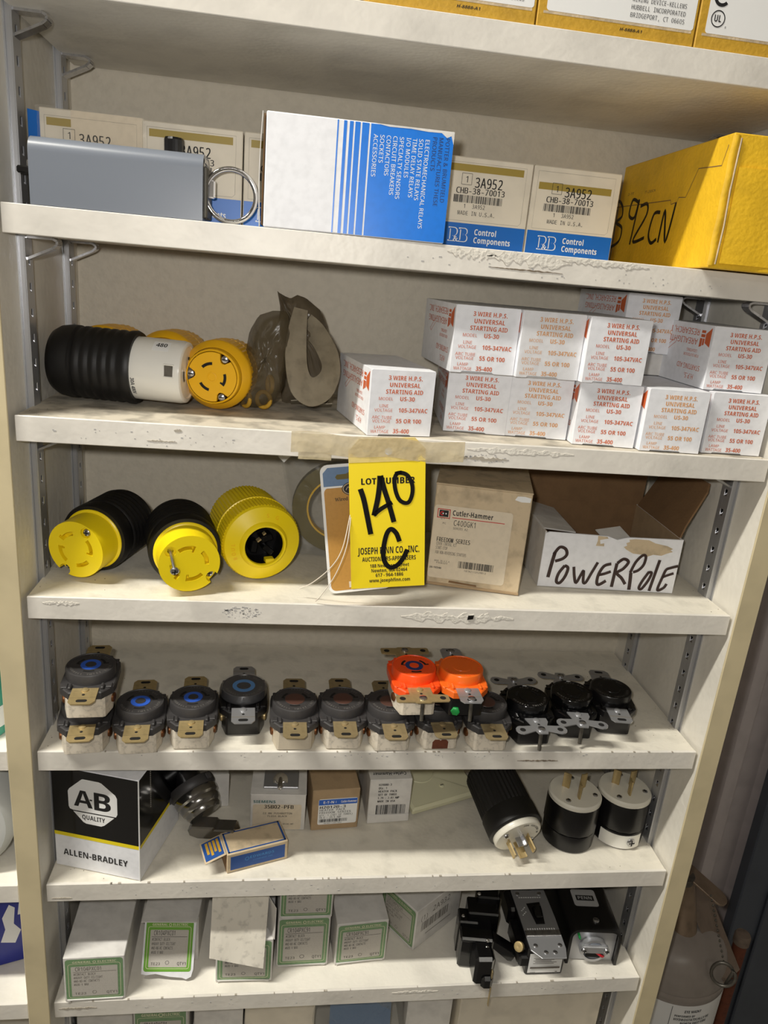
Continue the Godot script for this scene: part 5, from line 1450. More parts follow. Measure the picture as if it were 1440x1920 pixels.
# ------------------------------------------------------------------ sixth shelf
func blade(o: Node3D, xf: Transform3D, w: float, ln: float, bend: float, m: Material):      # a plug blade standing along local Y
	var g := geo(xf)
	g.grid(8, 10, func(u, v): 
		var a: float = lerpf(-0.5, 0.5, u) * bend
		var rr: float = w / max(0.05, bend)
		return Vector3(sin(a) * rr, v * ln, (cos(a) - 1.0) * rr), 0.0016)
	part(o, "blade", g, m)

func upright_plug(label: String, p: Vector3, clip: bool) -> Node3D:
	var o := thing("cord_plug", label, "plug", p, 0, "black plugs standing on end")
	part(o, "clamp_half", geo().lathe([Vector2(0.0, 0.0), Vector2(0.0255, 0.0), Vector2(0.0268, 0.0012), Vector2(0.0272, 0.0185), Vector2(0.0268, 0.0196), Vector2(0.024, 0.0200)], 48), M.black_plastic)
	part(o, "body", geo().lathe([Vector2(0.0268, 0.0203), Vector2(0.0278, 0.0212), Vector2(0.0278, 0.0500), Vector2(0.0270, 0.0520), Vector2(0.025, 0.0525)], 16), M.black_plastic)
	part(o, "collar", geo().lathe([Vector2(0.0262, 0.0515), Vector2(0.0278, 0.0530), Vector2(0.0278, 0.0565), Vector2(0.0262, 0.0582), Vector2(0.0, 0.0588)], 48), M.white_nylon)
	for q in [[0.35, 0], [2.45, 1], [4.55, 2]]:
		var a: float = q[0]
		blade(o, Transform3D(Basis(Vector3.UP, a), Vector3(cos(a) * 0.0105, 0.0585, -sin(a) * 0.0105)), 0.0085, 0.0170, 0.75, M.brass)
	for a in [1.4, 4.0, 5.9]: screw_head(o, Vector3(cos(a) * 0.0205, 0.0584, -sin(a) * 0.0205), Vector3.UP, 0.0028, 0.0014)
	if clip:
		part(o, "clamp_insert", geo().grid(14, 3, func(u, v):
			var a := lerpf(-2.70, -0.98, u)
			return Vector3(cos(a) * 0.0277, lerpf(0.0015, 0.0175, v), -sin(a) * 0.0277), 0.001), M.white_plastic)
		var a2 := -1.45
		screw_head(o, Vector3(cos(a2) * 0.0278, 0.0100, -sin(a2) * 0.0278), Vector3(cos(a2), 0, -sin(a2)), 0.0048, 0.0022)
	return o

func shelf_f_stock():
	# black, white and yellow carton in the corner
	var w := 0.0850
	var h := 0.1120
	var d := 0.085
	var a := carton("contactor_carton", "black and white carton with yellow stripe and octagon badge", w, h, d, Vector3(0.0428, SF, -0.0125), -16.0, M.white_card)
	var f := face_of("front", w, h, d)
	var R := face_of("right", w, h, d)
	part(a, "black_print", geo(f).rect(0.0004, 0.0395, w - 0.0006, h - 0.0004).t_(R).rect(0.0008, 0.0395, d - 0.0004, h - 0.0004), M.black_gloss)
	part(a, "yellow_stripe", geo(f).rect(0.0004, 0.0360, w - 0.0006, 0.0400, 0.0001).t_(R).rect(0.0008, 0.0360, d - 0.0004, 0.0400, 0.0001), M.yellow_ink)
	# badge outline in photo units of the front face
	var X := func(px, py): return Vector2((px - 70.0) / 945.0 * w, 0.0396 + (760.0 - py + (px - 70.0) * 0.205) / 1092.0 * h)
	var pl := PackedVector2Array()
	for q in [[405, 215], [420, 214], [590, 250], [620, 265], [765, 395], [782, 430], [782, 600], [765, 628], [300, 537], [262, 520], [250, 490], [248, 330], [265, 305]]: pl.append(X.call(q[0], q[1]))
	var g := geo(f.translated_local(Vector3(0, 0, 0.0001)))
	g.flat(pl)
	pl = PackedVector2Array()
	for q in [[298, 548], [748, 636], [635, 716], [600, 726], [435, 690], [405, 672]]: pl.append(X.call(q[0], q[1]))
	g.flat(pl)
	part(a, "badge", g, M.label_white)
	g = geo(f.translated_local(Vector3(0, 0, 0.0002)))
	var ba: Vector2 = X.call(310, 488)
	write(g, "A", ba.x, ba.y, 0.0176, 0.0185, "bold")
	g.rect(X.call(485, 0).x, ba.y + 0.0082, X.call(512, 0).x, ba.y + 0.0098)
	write(g, "B", X.call(532, 0).x, ba.y - 0.0008, 0.0190, 0.0162, "bold")
	var qa: Vector2 = X.call(395, 636)
	write(g, "QUALITY", qa.x, qa.y, 0.0048, 0.0225, "bold")
	write(g, "ALLEN-BRADLEY", 0.0085, 0.0140, 0.0068, 0.0645, "bold", 0, 0.0, 0.0)
	part(a, "printed_name", g, M.ink)
	g = geo(R)
	var zig := []
	for k in 40: zig.append(Vector2(0.0225 + (0.0009 if k % 2 == 0 else -0.0009), 0.066 + k * 0.00115))
	g.stroke(zig, 0.0008, 0.0001)
	part(a, "side_print", g, M.grey_label)
	part(a, "worn_corner", geo().box(Vector3(w / 2 - 0.0003, h / 2, -0.0003), Vector3(0.0012, h, 0.0012), 0.0003), M.label_white)
	# chromed selector switch lying on its side
	var s := thing("selector_switch", "dark chrome selector switch with lever knob lying tilted", "switch", Vector3(0.1330, SF, -0.0560))
	var dir := Vector3(0.50, -0.52, 0.62)
	var xf := flow(dir, Vector3(-0.012, 0.043, -0.022))
	part(s, "mounting_nut", geo(xf).lathe([Vector2(0.014, -0.004), Vector2(0.0232, -0.004), Vector2(0.0238, -0.001), Vector2(0.0238, 0.004), Vector2(0.0225, 0.006), Vector2(0.019, 0.006)], 40), M.charcoal)
	for q in [Vector3(-0.0235, 0.001, 0.004), Vector3(0.010, 0.001, -0.0225)]: part(s, "nut_tab", geo(xf).box(q, Vector3(0.006, 0.007, 0.006), 0.001), M.charcoal)
	part(s, "bezel", geo(xf).lathe([Vector2(0.0215, 0.005), Vector2(0.0228, 0.008), Vector2(0.0225, 0.013), Vector2(0.0205, 0.015), Vector2(0.0208, 0.0175), Vector2(0.0200, 0.0215), Vector2(0.0180, 0.0235), Vector2(0.0182, 0.0260), Vector2(0.0165, 0.0295), Vector2(0.0, 0.0300)], 48), M.gunmetal)
	part(s, "threaded_neck", geo(xf).lathe([Vector2(0.0, -0.022), Vector2(0.0135, -0.022), Vector2(0.0140, -0.004)], 28), M.black_plastic)
	var kx := Transform3D(Basis(Vector3(0.93, 0.20, 0.30).normalized(), Vector3(-0.22, 0.95, 0.2).normalized(), Vector3(0.93, 0.20, 0.30).normalized().cross(Vector3(-0.22, 0.95, 0.2).normalized())), Vector3(0.0055, 0.0165, 0.0035))
	part(s, "lever", geo(kx).prism(pv([-0.018, -0.006, -0.010, -0.0105, 0.030, -0.0105, 0.032, -0.009, 0.032, 0.004, 0.012, 0.004, 0.012, 0.0075, -0.012, 0.0075, -0.018, 0.001]), -0.006, 0.007, 0.0012), M.gunmetal)
	# folded paper behind the switch
	var n := thing("instruction_sheet", "folded white paper sheet standing behind the selector switch", "paper", Vector3(0.1300, SF, -0.1050), 6.0)
	part(n, "sheet", geo().grid(8, 8, func(u, v): return Vector3(lerpf(-0.028, 0.026, u), v * 0.085, -0.012 * v + 0.004 * sin(u * PI)), 0.0004).box(Vector3(-0.0005, 0.0205, 0.0045), Vector3(0.0535, 0.041, 0.0005)), M.white_worn)
	# white pushbutton carton and the toggle plate on it
	var sw := 0.0565
	var sh := 0.0440
	var c := carton("pushbutton_carton", "white pushbutton carton with beige label, toggle switch on top", sw, sh, 0.070, Vector3(0.2093, SF, -0.0655), -1.9, M.white_worn)
	f = face_of("front", sw, sh, 0.07)
	part(c, "paper_label", geo(f).flat(rrect(0.0275, 0.0165, 0.0500, 0.0310, 0.002)), M.label_paper)
	g = geo(f.translated_local(Vector3(0, 0, 0.0002)))
	write(g, "35B02-PFB", 0.0140, 0.0270, 0.0044, 0.0300, "mono"); write(g, "35B02-PFB", 0.0143, 0.0270, 0.0044, 0.0300, "mono")
	write(g, "22 MM PUSHBUTTON", 0.0130, 0.0200, 0.0022, 0.0300, "mono"); write(g, "FLUSH BLACK", 0.0180, 0.0165, 0.0022, 0.0200, "mono"); write(g, "8536-MF", 0.0340, 0.0070, 0.0018, 0.0110, "mono")
	part(c, "printed_text", g, M.ink)
	g = geo(f.translated_local(Vector3(0, 0, 0.0002)))
	write(g, "SIEMENS", 0.0030, 0.0338, 0.0032, 0.0225, "bold")
	part(c, "printed_name", g, mat(c8(60, 110, 108), 0.6))
	part(c, "lid_tuck", geo().box(Vector3(0, sh + 0.0003, -0.035), Vector3(sw + 0.0006, 0.0006, 0.0705)), M.white_worn)
	var t := thing("toggle_switch", "steel plate toggle switch lying on the white pushbutton carton", "switch", Vector3(0.2120, SF + sh + 0.0008, -0.0880), -2.0)
	part(t, "plate", geo().box(Vector3(0, 0.0012, 0.0), Vector3(0.036, 0.0024, 0.030), 0.0006), M.zinc)
	part(t, "bushing", geo(flow(Vector3(0.0, 0.75, 0.66), Vector3(-0.001, 0.002, 0.004))).lathe([Vector2(0.0076, 0), Vector2(0.0076, 0.003), Vector2(0.0062, 0.0035), Vector2(0.0062, 0.0095), Vector2(0.0045, 0.0105), Vector2(0.0, 0.0100)], 24), M.chrome)
	part(t, "lever", geo(flow(Vector3(0.0, 0.10, 1.0), Vector3(-0.001, 0.0092, 0.0100))).lathe([Vector2(0.0022, 0), Vector2(0.0026, 0.012), Vector2(0.0030, 0.0145), Vector2(0.0018, 0.0170), Vector2(0, 0.0175)], 16), M.chrome)
	# little tan and blue carton with an open end
	var bw := 0.0605
	var bh := 0.0220
	var bd := 0.0310
	var b := carton("fuse_carton", "small tan and blue carton with its end flap open, lying askew", bw, bh, bd, Vector3(0.1915, SF, -0.0167), 17.7, M.kraft_pale)
	f = face_of("front", bw, bh, bd)
	part(b, "blue_panel", geo(f).rect(0.0035, 0.0030, bw - 0.0030, bh - 0.0035), M.deep_blue)
	g = geo(f.translated_local(Vector3(0, 0, 0.0001)))
	g.flat(ring_poly(0.0015, 0.0022, 0, 359.9, 16, Vector2(0.0195, 0.0125))); write(g, "EDWARDS", 0.0225, 0.0118, 0.0030, 0.0240, "bold"); write(g, "COMPANY INC", 0.0255, 0.0082, 0.0018, 0.0200)
	part(b, "printed_name", g, M.pale_blue_plastic)
	var T := face_of("top", bw, bh, bd)
	g = geo(T)
	for q in [[0.0015, 0.0015, bw - 0.0015, 0.0030], [0.0015, bd - 0.0035, bw - 0.0015, bd - 0.0020], [0.0015, 0.0015, 0.0032, bd - 0.0020], [bw - 0.0035, 0.0015, bw - 0.0015, bd - 0.0020]]: g.rect(q[0], q[1], q[2], q[3])
	part(b, "printed_border", g, M.deep_blue)
	var ef := Transform3D(Basis(Vector3(0, 0, 1), 0.30), Vector3(-bw / 2 - 0.0004, bh + 0.0002, -0.0005))
	part(b, "end_flap", geo(ef).box(Vector3(-0.0105, 0, -bd / 2 + 0.001), Vector3(0.0210, 0.0009, bd - 0.003), 0.0003), M.kraft_pale)
	part(b, "flap_panel", geo(ef).box(Vector3(-0.0105, 0.0005, -bd / 2 + 0.001), Vector3(0.0180, 0.0004, bd - 0.007)), M.deep_blue)
	g = geo(ef * Transform3D(Basis(Vector3(0, 0, 1), Vector3(1, 0, 0), Vector3(0, 1, 0)), Vector3(-0.0185, 0.0009, -bd + 0.0055)))
	for k in 4: g.rect(0.001, 0.0020 + k * 0.0036, 0.016 + (k % 2) * 0.003, 0.0044 + k * 0.0036)
	part(b, "flap_print", g, M.ochre_card)
	part(b, "dark_end", geo().box(Vector3(-bw / 2 - 0.0001, bh / 2, -bd / 2), Vector3(0.0004, bh - 0.003, bd - 0.003)), M.kraft_dark)
	# brown carton with white label
	var e := carton("heater_carton", "brown kraft carton with white and blue heater label", 0.0495, 0.0500, 0.075, Vector3(0.2690, SF, -0.0655), 5.0, M.kraft)
	f = face_of("front", 0.0495, 0.05, 0.075)
	part(e, "paper_label", geo(f).flat(rrect(0.0270, 0.0230, 0.0410, 0.0320, 0.002)), M.label_white)
	part(e, "blue_band", geo(f.translated_local(Vector3(0, 0, 0.0001))).rect(0.0068, 0.0315, 0.0472, 0.0382), mat(c8(34, 96, 196), 0.5))
	g = geo(f.translated_local(Vector3(0, 0, 0.0002)))
	g.rect(0.0245, 0.0334, 0.0249, 0.0362)
	write(g, "E-T-N", 0.0115, 0.0334, 0.0030, 0.0110, "bold"); write(g, "Cutler-Hammer", 0.0300, 0.0334, 0.0028, 0.0165, "bold")
	part(e, "printed_name", g, M.label_white)
	g = geo(f.translated_local(Vector3(0, 0, 0.0002)))
	write(g, "H2012B-3", 0.0080, 0.0272, 0.0032, 0.0270, "mono"); write(g, "H2012B-3", 0.0083, 0.0272, 0.0032, 0.0270, "mono")
	write(g, "HEATER PACK", 0.0080, 0.0240, 0.0024, 0.0270, "mono"); write(g, "FREEDOM SERIES", 0.0080, 0.0208, 0.0024, 0.0330, "mono"); write(g, "QTY. 1 (SET OF THREE)", 0.0080, 0.0176, 0.0022, 0.0350, "mono"); write(g, "18.0 - 20.5 AMP", 0.0080, 0.0146, 0.0024, 0.0230, "mono")
	barcode(g, 0.0080, 0.0100, 0.0380, 0.0138, 40, 15); write(g, "18782113067802", 0.0130, 0.0078, 0.0014, 0.0190, "mono")
	part(e, "printed_text", g, M.ink)
	# small white carton with barcode
	var hw := 0.0455
	var k2 := carton("heater_carton", "narrow white carton with barcode label, tucked beside the ivory plate", hw, 0.0545, 0.070, Vector3(0.3272, SF, -0.0752), 2.5, M.white_worn)
	f = face_of("front", hw, 0.0545, 0.07)
	g = geo(f.translated_local(Vector3(0, 0, 0.0001)))
	var yy := 0.0470
	for q in [["H2008B-3", 0.0135], ["Qty. 1", 0.0085], ["HEATER PACK", 0.0200], ["SET OF THREE", 0.0200], ["1.79 - 2.83 AMP", 0.0230], ["MADE IN USA", 0.0190]]:
		write(g, q[0], 0.0095, yy, 0.0025, q[1], "mono"); write(g, q[0], 0.0097, yy, 0.0025, q[1], "mono"); yy -= 0.0042
	barcode(g, 0.0085, 0.0105, 0.0410, 0.0225, 38, 29); write(g, "18782113067505", 0.0160, 0.0070, 0.0014, 0.0180, "mono")
	part(k2, "printed_text", g, M.ink)
	part(k2, "tuck_flap", geo().prism(pv([-0.0225, 0.0, 0.0225, 0.0015, 0.0225, 0.010, -0.0225, 0.010]), 0.0002, 0.0012, 0.0003), M.white_worn)
	T = face_of("top", hw, 0.0545, 0.07)
	g = geo(T.translated_local(Vector3(0, 0, 0.0001))); write(g, "Cutler-Hammer", 0.040, 0.0120, 0.0052, 0.036, "bold", 0, PI)
	part(k2, "printed_name", g, M.ink)
	part(k2, "red_print", geo(T).rect(0.026, 0.016, 0.040, 0.026), M.red_ink)
	# ivory cover plate lying tilted on its screws
	var iv := thing("cover_plate", "ivory plastic cover plate lying tilted on its screws", "cover plate", Vector3(0.3955, SF, -0.0950), 20.0)
	var tilt := Transform3D(Basis(Vector3.RIGHT, 0.20), Vector3(0, 0.0085, 0))
	part(iv, "plate", geo(tilt * Transform3D(Basis(Vector3(1, 0, 0), Vector3(0, 0, -1), Vector3(0, 1, 0)), Vector3.ZERO)).prism(rrect(0, 0.035, 0.0860, 0.0700, 0.002), -0.0045, 0.0030, 0.0028), M.ivory)
	for q in [[0.004, -0.020], [0.004, -0.058]]:
		screw_head(iv, tilt * Vector3(q[0], 0.0030, q[1]), tilt.basis.y, 0.0030, 0.0015, false, M.ivory)
	part(iv, "plate_screw", geo().tube([tilt * Vector3(0.004, 0.0, -0.010), tilt * Vector3(0.004, -0.0078, -0.010)], 0.0013, 8), M.steel)
	part(iv, "hole_rim", geo(tilt * Transform3D(Basis.IDENTITY, Vector3(-0.012, 0.0030, -0.048))).lathe([Vector2(0.0185, 0), Vector2(0.0180, 0.0006), Vector2(0.0172, 0.0006), Vector2(0.0168, 0.0)], 40), M.ivory)
	# three cord plugs
	var p := thing("cord_plug", "black ribbed plug lying with white face and brass blades outwards", "plug", Vector3(0.4540, SF, -0.0215))
	var ax := Vector3(-0.020, 0.030, -0.080)
	var py := -ax.normalized()
	var px := Vector3.UP.cross(py).normalized()
	xf = Transform3D(Basis(px, py, px.cross(py)), Vector3(0, 0.0262, 0)) * Transform3D(Basis(Vector3.UP, 0.1), Vector3.ZERO)
	part(p, "boot", geo(xf).lathe([Vector2(0.0, -0.078), Vector2(0.0240, -0.078), Vector2(0.0272, -0.073), Vector2(0.0280, -0.030), Vector2(0.0276, -0.026)], 76, 0, TAU, 0.035), M.black_rubber)
	part(p, "boot_collar", geo(xf).lathe([Vector2(0.0280, -0.028), Vector2(0.0288, -0.026), Vector2(0.0288, -0.0075), Vector2(0.0270, -0.006), Vector2(0.0250, -0.006)], 52), M.black_rubber)
	part(p, "face", geo(xf).lathe([Vector2(0.0252, -0.010), Vector2(0.0258, -0.0055), Vector2(0.0258, -0.0015), Vector2(0.0245, 0.0), Vector2(0.0215, 0.0003), Vector2(0.0, 0.0003)], 52), M.white_nylon)
	for q in [[0.0110, 0.0015, PI / 2], [-0.0105, 0.0035, PI / 2], [0.0005, 0.0120, 0.0]]:
		blade(p, xf * Transform3D(Basis(Vector3.UP, q[2]), Vector3(q[0], 0.0, q[1])), 0.0085, 0.0170, 0.5, M.brass)
	part(p, "ground_pin", geo(xf * Transform3D(Basis.IDENTITY, Vector3(0.0, 0.0, 0.001))).box(Vector3(0, 0.005, 0), Vector3(0.0085, 0.010, 0.0016), 0.0003).box(Vector3(0.004, 0.005, -0.002), Vector3(0.0016, 0.010, 0.005), 0.0003), M.steel)
	for q in [[-0.0165, -0.0095], [0.0165, 0.0115]]: screw_head(p, xf * Vector3(q[0], 0.0003, q[1]), xf.basis.y, 0.0031, 0.0015)
	var lt := geo()
	var word := "20A 125/250V 3P"
	var fx := xf * Transform3D(Basis(Vector3(1, 0, 0), Vector3(0, 0, -1), Vector3(0, 1, 0)), Vector3(0, 0.0005, 0))
	for i in word.length():
		if word[i] == " ": continue
		var an := deg_to_rad(86.0 - i * 6.2)
		lt.t = fx * Transform3D(Basis(Vector3(0, 0, 1), an - PI / 2), Vector3(cos(an) * 0.0195, sin(an) * 0.0195, 0))
		write(lt, word[i], 0, 0, 0.0024, -1, "bold", 1)
	part(p, "printed_text", lt, M.ink)
	upright_plug("black plug standing on end beside the lying one, plain base", Vector3(0.5205, SF, -0.0510), false)
	upright_plug("black plug standing on end by the panel, white clamp insert with screw", Vector3(0.5785, SF, -0.0560), true)

# ------------------------------------------------------------------ seventh shelf
func ge_print(o: Node3D, xf: Transform3D, w: float, h: float, code: String, faint: bool, bright := false):
	var gm: Material = M.green_bright if bright else M.green_ink
	part(o, "green_border", geo(xf).flat(rrect(w / 2, h / 2, w * 0.94, h * 0.92, w * 0.05)), gm)
	part(o, "label_field", geo(xf.translated_local(Vector3(0, 0, 0.0001))).flat(rrect(w / 2, h * 0.46, w * 0.76, h * 0.68, w * 0.02)), M.grey_label)
	var g := geo(xf.translated_local(Vector3(0, 0, 0.0001)))
	var p := rrect(w / 2, h * 0.475, w * 0.85, h * 0.76, w * 0.04)
	var loop := []
	for q in p: loop.append(q)
	loop.append(p[0])
	g.stroke(loop, 0.0005)
	write(g, "GENERAL", w * 0.15, h * 0.875, h * 0.042, w * 0.30, "bold"); write(g, "ELECTRIC", w * 0.56, h * 0.875, h * 0.042, w * 0.30, "bold")
	g.flat(ring_poly(h * 0.018, h * 0.028, 0, 359.9, 14, Vector2(w * 0.505, h * 0.893)))
	part(o, "border_print", g, M.ivory)
	g = geo(xf.translated_local(Vector3(0, 0, 0.0002)))
	write(g, code, w * 0.19, h * 0.70, h * 0.085, w * 0.42, "mono")
	g.rect(w * 0.15, h * 0.672, w * 0.86, h * 0.678)
	var yy := 0.60
	for q in [["#CONTACT BLOCK", 0.36], ["#HEAVY DUTY OILTIGHT", 0.47], ["#NO-NO-NC CONTACTS", 0.42], ["#600 V MAX", 0.24]]:
		write(g, q[0], w * 0.16, h * yy, h * 0.052, w * q[1], "mono"); yy -= 0.078
	g.flat(ring_poly(h * 0.030, h * 0.036, 0, 359.0, 16, Vector2(w * 0.49, h * 0.205)))
	write(g, "TE23", w * 0.17, h * 0.16, h * 0.048, w * 0.18, "mono"); write(g, "QTY1", w * 0.69, h * 0.16, h * 0.055, w * 0.17, "mono")
	part(o, "printed_text", g, M.ink_faded if faint else M.ink)

func shelf_g_stock():
	var grp := "green bordered contact block cartons"
	var mk := func(label: String, w: float, h: float, d: float, p: Vector3, turn: float, code: String, faint: bool) -> Node3D:
		var o := carton("contact_block_carton", label, w, h, d, p, turn, M.white_worn, grp)
		ge_print(o, face_of("front", w, h, d), w, h, code, faint)
		part(o, "tuck_flap", geo().prism(pv([-w * 0.46, 0.0004, -w * 0.40, 0.0022, w * 0.36, 0.0016, w * 0.44, 0.0004, w * 0.46, 0.0030, -w * 0.46, 0.0034]), 0.0002, 0.0011, 0.0002), M.white_worn)
		return o
	mk.call("green bordered carton at the left end with soiled, blurred print", 0.0570, 0.0560, 0.120, Vector3(0.0391, SG, 0.0002), 1.4, "CR104PXC01", true)
	# carton with its label flap swung out
	var o := carton("contact_block_carton", "white carton with torn green label flap hanging open", 0.0545, 0.0580, 0.110, Vector3(0.1060, SG, -0.0420), -2.5, M.white_worn, grp)
	part(o, "lid_flap", geo().box(Vector3(-0.001, 0.0590, -0.046), Vector3(0.0560, 0.0010, 0.108), 0.0003), M.white_worn)
	var lx := Transform3D(Basis(Vector3.RIGHT, -0.40), Vector3(0.0, 0.0585, 0.0022))
	part(o, "label_flap", geo(lx).prism(pv([-0.0262, -0.0550, -0.0210, -0.0560, -0.0120, -0.0548, 0.0020, -0.0575, 0.0150, -0.0585, 0.0190, -0.0600, 0.0240, -0.0575, 0.0258, -0.050, 0.0258, 0.0, -0.0262, 0.0]), -0.0008, 0.0, 0.0002), M.white_card)
	ge_print(o, lx * Transform3D(Basis.IDENTITY, Vector3(-0.0258, -0.0545, 0.0002)), 0.0505, 0.0540, "CR104PXC01", false, true)
	mk.call("green bordered carton half covered by a crumpled flap from above", 0.0572, 0.0560, 0.100, Vector3(0.1822, SG, -0.0134), -0.8, "CR104PXC91", false)
	var up := carton("open_carton", "soiled white carton on top of another with crumpled flap hanging down", 0.0540, 0.0520, 0.090, Vector3(0.1770, SG + 0.0565, -0.0280), -2.0, M.white_worn)
	part(up, "end_flap", geo().grid(14, 14, func(u, v):
		var x := lerpf(-0.0285, 0.0275 - 0.002 * (1.0 - v), u)
		var y := lerpf(-0.0150 - 0.014 * u, 0.0510, v)
		return Vector3(x, y, 0.0012 + 0.022 * (1.0 - v) + 0.0012 * sin(u * 7.0 + v * 5.0) * sin(v * 6.0)), 0.0007), mat(c8(232, 226, 212), 0.7, 0.0, noise_tex(0.02, 0.82, 1.0, 33, 0.35), 16.0))
	part(up, "side_flap", geo(Transform3D(Basis(Vector3.UP, 0.5), Vector3(0.0272, 0, 0))).box(Vector3(0, 0.020, 0.008), Vector3(0.0008, 0.040, 0.018)), M.white_worn)
	mk.call("green bordered carton under another one, third from the left", 0.0545, 0.0670, 0.100, Vector3(0.2420, SG, -0.0288), 1.1, "CR104PXC91", false)
	mk.call("green bordered carton stacked on another, its top cut off by the shelf", 0.0545, 0.0560, 0.100, Vector3(0.2425, SG + 0.0673, -0.0270), 0.5, "CR104PXC91", false)
	mk.call("green bordered carton standing alone right of the stacked pair", 0.0555, 0.0555, 0.050, Vector3(0.3042, SG, -0.0304), 5.0, "CR104PXC91", false)
	var r: Node3D = mk.call("green bordered carton turned cornerwise with handwriting and barcode on its side", 0.0540, 0.0540, 0.0763, Vector3(0.3480, SG, -0.0640), -53.4, "CR104PXC91", true)
	var R := face_of("right", 0.054, 0.054, 0.0763)
	var g := geo(R)
	write(g, "(1)", 0.0085, 0.0350, 0.0072, 0.0100, "mono"); write(g, "2A932", 0.0270, 0.0380, 0.0075, 0.0280, "mono")
	barcode(g, 0.0100, 0.0200, 0.0540, 0.0320, 28, 91)
	g.stroke([Vector2(0.018, 0.0125), Vector2(0.060, 0.0125)], 0.0008)
	part(r, "side_print", g, M.ink_faded)
	# black relay block
	var b := thing("switch_block", "glossy black stepped switch block with bent metal blade over the edge", "switch", Vector3(0.4300, SG, -0.0262), -8.0)
	part(b, "case", geo().box(Vector3(-0.002, 0.0205, -0.004), Vector3(0.036, 0.040, 0.026), 0.002).box(Vector3(0.006, 0.0270, -0.026), Vector3(0.034, 0.050, 0.024), 0.0016).box(Vector3(-0.010, 0.0230, -0.018), Vector3(0.022, 0.044, 0.020), 0.0016).box(Vector3(0.013, 0.0300, -0.040), Vector3(0.026, 0.054, 0.016), 0.0016), M.black_gloss)
	part(b, "front_block", geo(Transform3D(Basis(Vector3.UP, 0.1), Vector3(0.004, 0.0, 0.0185))).box(Vector3(0, 0.0200, 0), Vector3(0.020, 0.036, 0.024), 0.003).box(Vector3(0.004, 0.0080, 0.010), Vector3(0.012, 0.016, 0.012), 0.003), M.black_gloss)
	part(b, "case_ridge", geo().tube([Vector3(-0.0190, 0.0375, 0.0085), Vector3(-0.004, 0.0365, 0.0085)], 0.0012, 8), M.black_gloss)
	part(b, "lever_arm", geo().prism(pv([0.012, 0.030, 0.016, 0.036, 0.042, 0.020, 0.038, 0.011, 0.034, 0.011]), -0.008, 0.006, 0.0008), M.black_gloss)
	part(b, "blade", geo(Transform3D(Basis(Vector3.UP, 0.15), Vector3(0.0138, 0, 0.0305))).box(Vector3(0, 0.012, -0.002), Vector3(0.0012, 0.022, 0.006), 0.0003).box(Vector3(0.0002, -0.010, 0.0012), Vector3(0.0010, 0.026, 0.003), 0.0003), M.brass_dull)
	part(b, "rear_blade", geo().box(Vector3(0.024, 0.062, -0.040), Vector3(0.0010, 0.016, 0.004)), M.zinc_dark)
	for q in [[0.0090, 0.0400, 0.0090], [0.0080, 0.0372, 0.0150], [-0.016, 0.0450, -0.016], [0.002, 0.0575, -0.036]]: screw_head(b, Vector3(q[0], q[1], q[2]), Vector3(0.1, 0.8, 0.6), 0.0019, 0.0012, false, M.chrome)
	# breaker
	var k := thing("circuit_breaker", "black circuit breaker with silver face strap and toggle", "breaker", Vector3(0.5015, SG, -0.0060), -1.0)
	part(k, "case", geo().box(Vector3(0.0005, 0.0180, -0.062), Vector3(0.0420, 0.0360, 0.122), 0.0015).box(Vector3(-0.0225, 0.0160, -0.030), Vector3(0.010, 0.020, 0.040), 0.0015).box(Vector3(-0.024, 0.026, -0.066), Vector3(0.010, 0.024, 0.030), 0.003), M.black_plastic)
	part(k, "face_strap", geo().prism_y(pv([-0.0205, 0.078, 0.0195, 0.078, 0.0205, 0.040, 0.0195, -0.0010, 0.0165, -0.0125, -0.0100, -0.0125, -0.0195, -0.0020]), 0.0372, 0.0386), M.zinc)
	part(k, "strap_bend", geo().box(Vector3(0, 0.0392, -0.0180), Vector3(0.0395, 0.0016, 0.0080), 0.0006).box(Vector3(0, 0.0405, -0.082), Vector3(0.0390, 0.0012, 0.0080), 0.0004), M.steel)
	part(k, "toggle_well", geo().prism_y(pv([-0.0075, 0.058, 0.0085, 0.060, 0.0085, 0.050, 0.0060, 0.030, -0.0040, 0.030]), 0.0382, 0.0392), M.black_plastic)
	part(k, "toggle", geo(Transform3D(Basis(Vector3.RIGHT, 0.4), Vector3(0.001, 0.0385, -0.045))).box(Vector3(0, 0.003, 0), Vector3(0.0085, 0.009, 0.014), 0.0015), M.black_gloss)
	part(k, "rating_label", geo(Transform3D(Basis.IDENTITY, Vector3(0.0005, 0, 0.0))).rect(-0.0185, 0.0035, 0.0185, 0.0300, 0.0002 - 0.0008), M.label_white)
	k.get_child(k.get_child_count() - 1).position.z = 0.0
	g = geo().at(0.0005, 0, 0.0002)
	for j in 5: g.rect(-0.014 + 0.002 * (j % 2), 0.0240 - j * 0.0018, 0.012 - 0.003 * (j % 3), 0.0247 - j * 0.0018)
	g.rect(-0.0165, 0.0100, 0.0165, 0.0125); g.rect(0.012, 0.0050, 0.0145, 0.0060); g.rect(-0.016, 0.0048, -0.010, 0.0053)
	part(k, "printed_text", g, M.ink_faded)
	for q in [[-0.0130, -0.003], [0.0140, -0.003], [-0.004, 0.0055], [0.006, 0.0055], [-0.014, -0.072], [0.012, -0.072]]: screw_head(k, Vector3(q[0], 0.0385, q[1]), Vector3.UP, 0.0026, 0.0011, false)
	part(k, "terminal_lug", geo(flow(Vector3(-0.6, 0.5, 0.5), Vector3(-0.0270, 0.0300, -0.010))).lathe([Vector2(0.0052, 0), Vector2(0.0052, 0.004), Vector2(0.0030, 0.0045), Vector2(0.0, 0.0040)], 14), M.brass)
	part(k, "side_terminal", geo().box(Vector3(-0.0225, 0.018, 0.002 - 0.012), Vector3(0.012, 0.014, 0.018), 0.002), M.black_plastic)
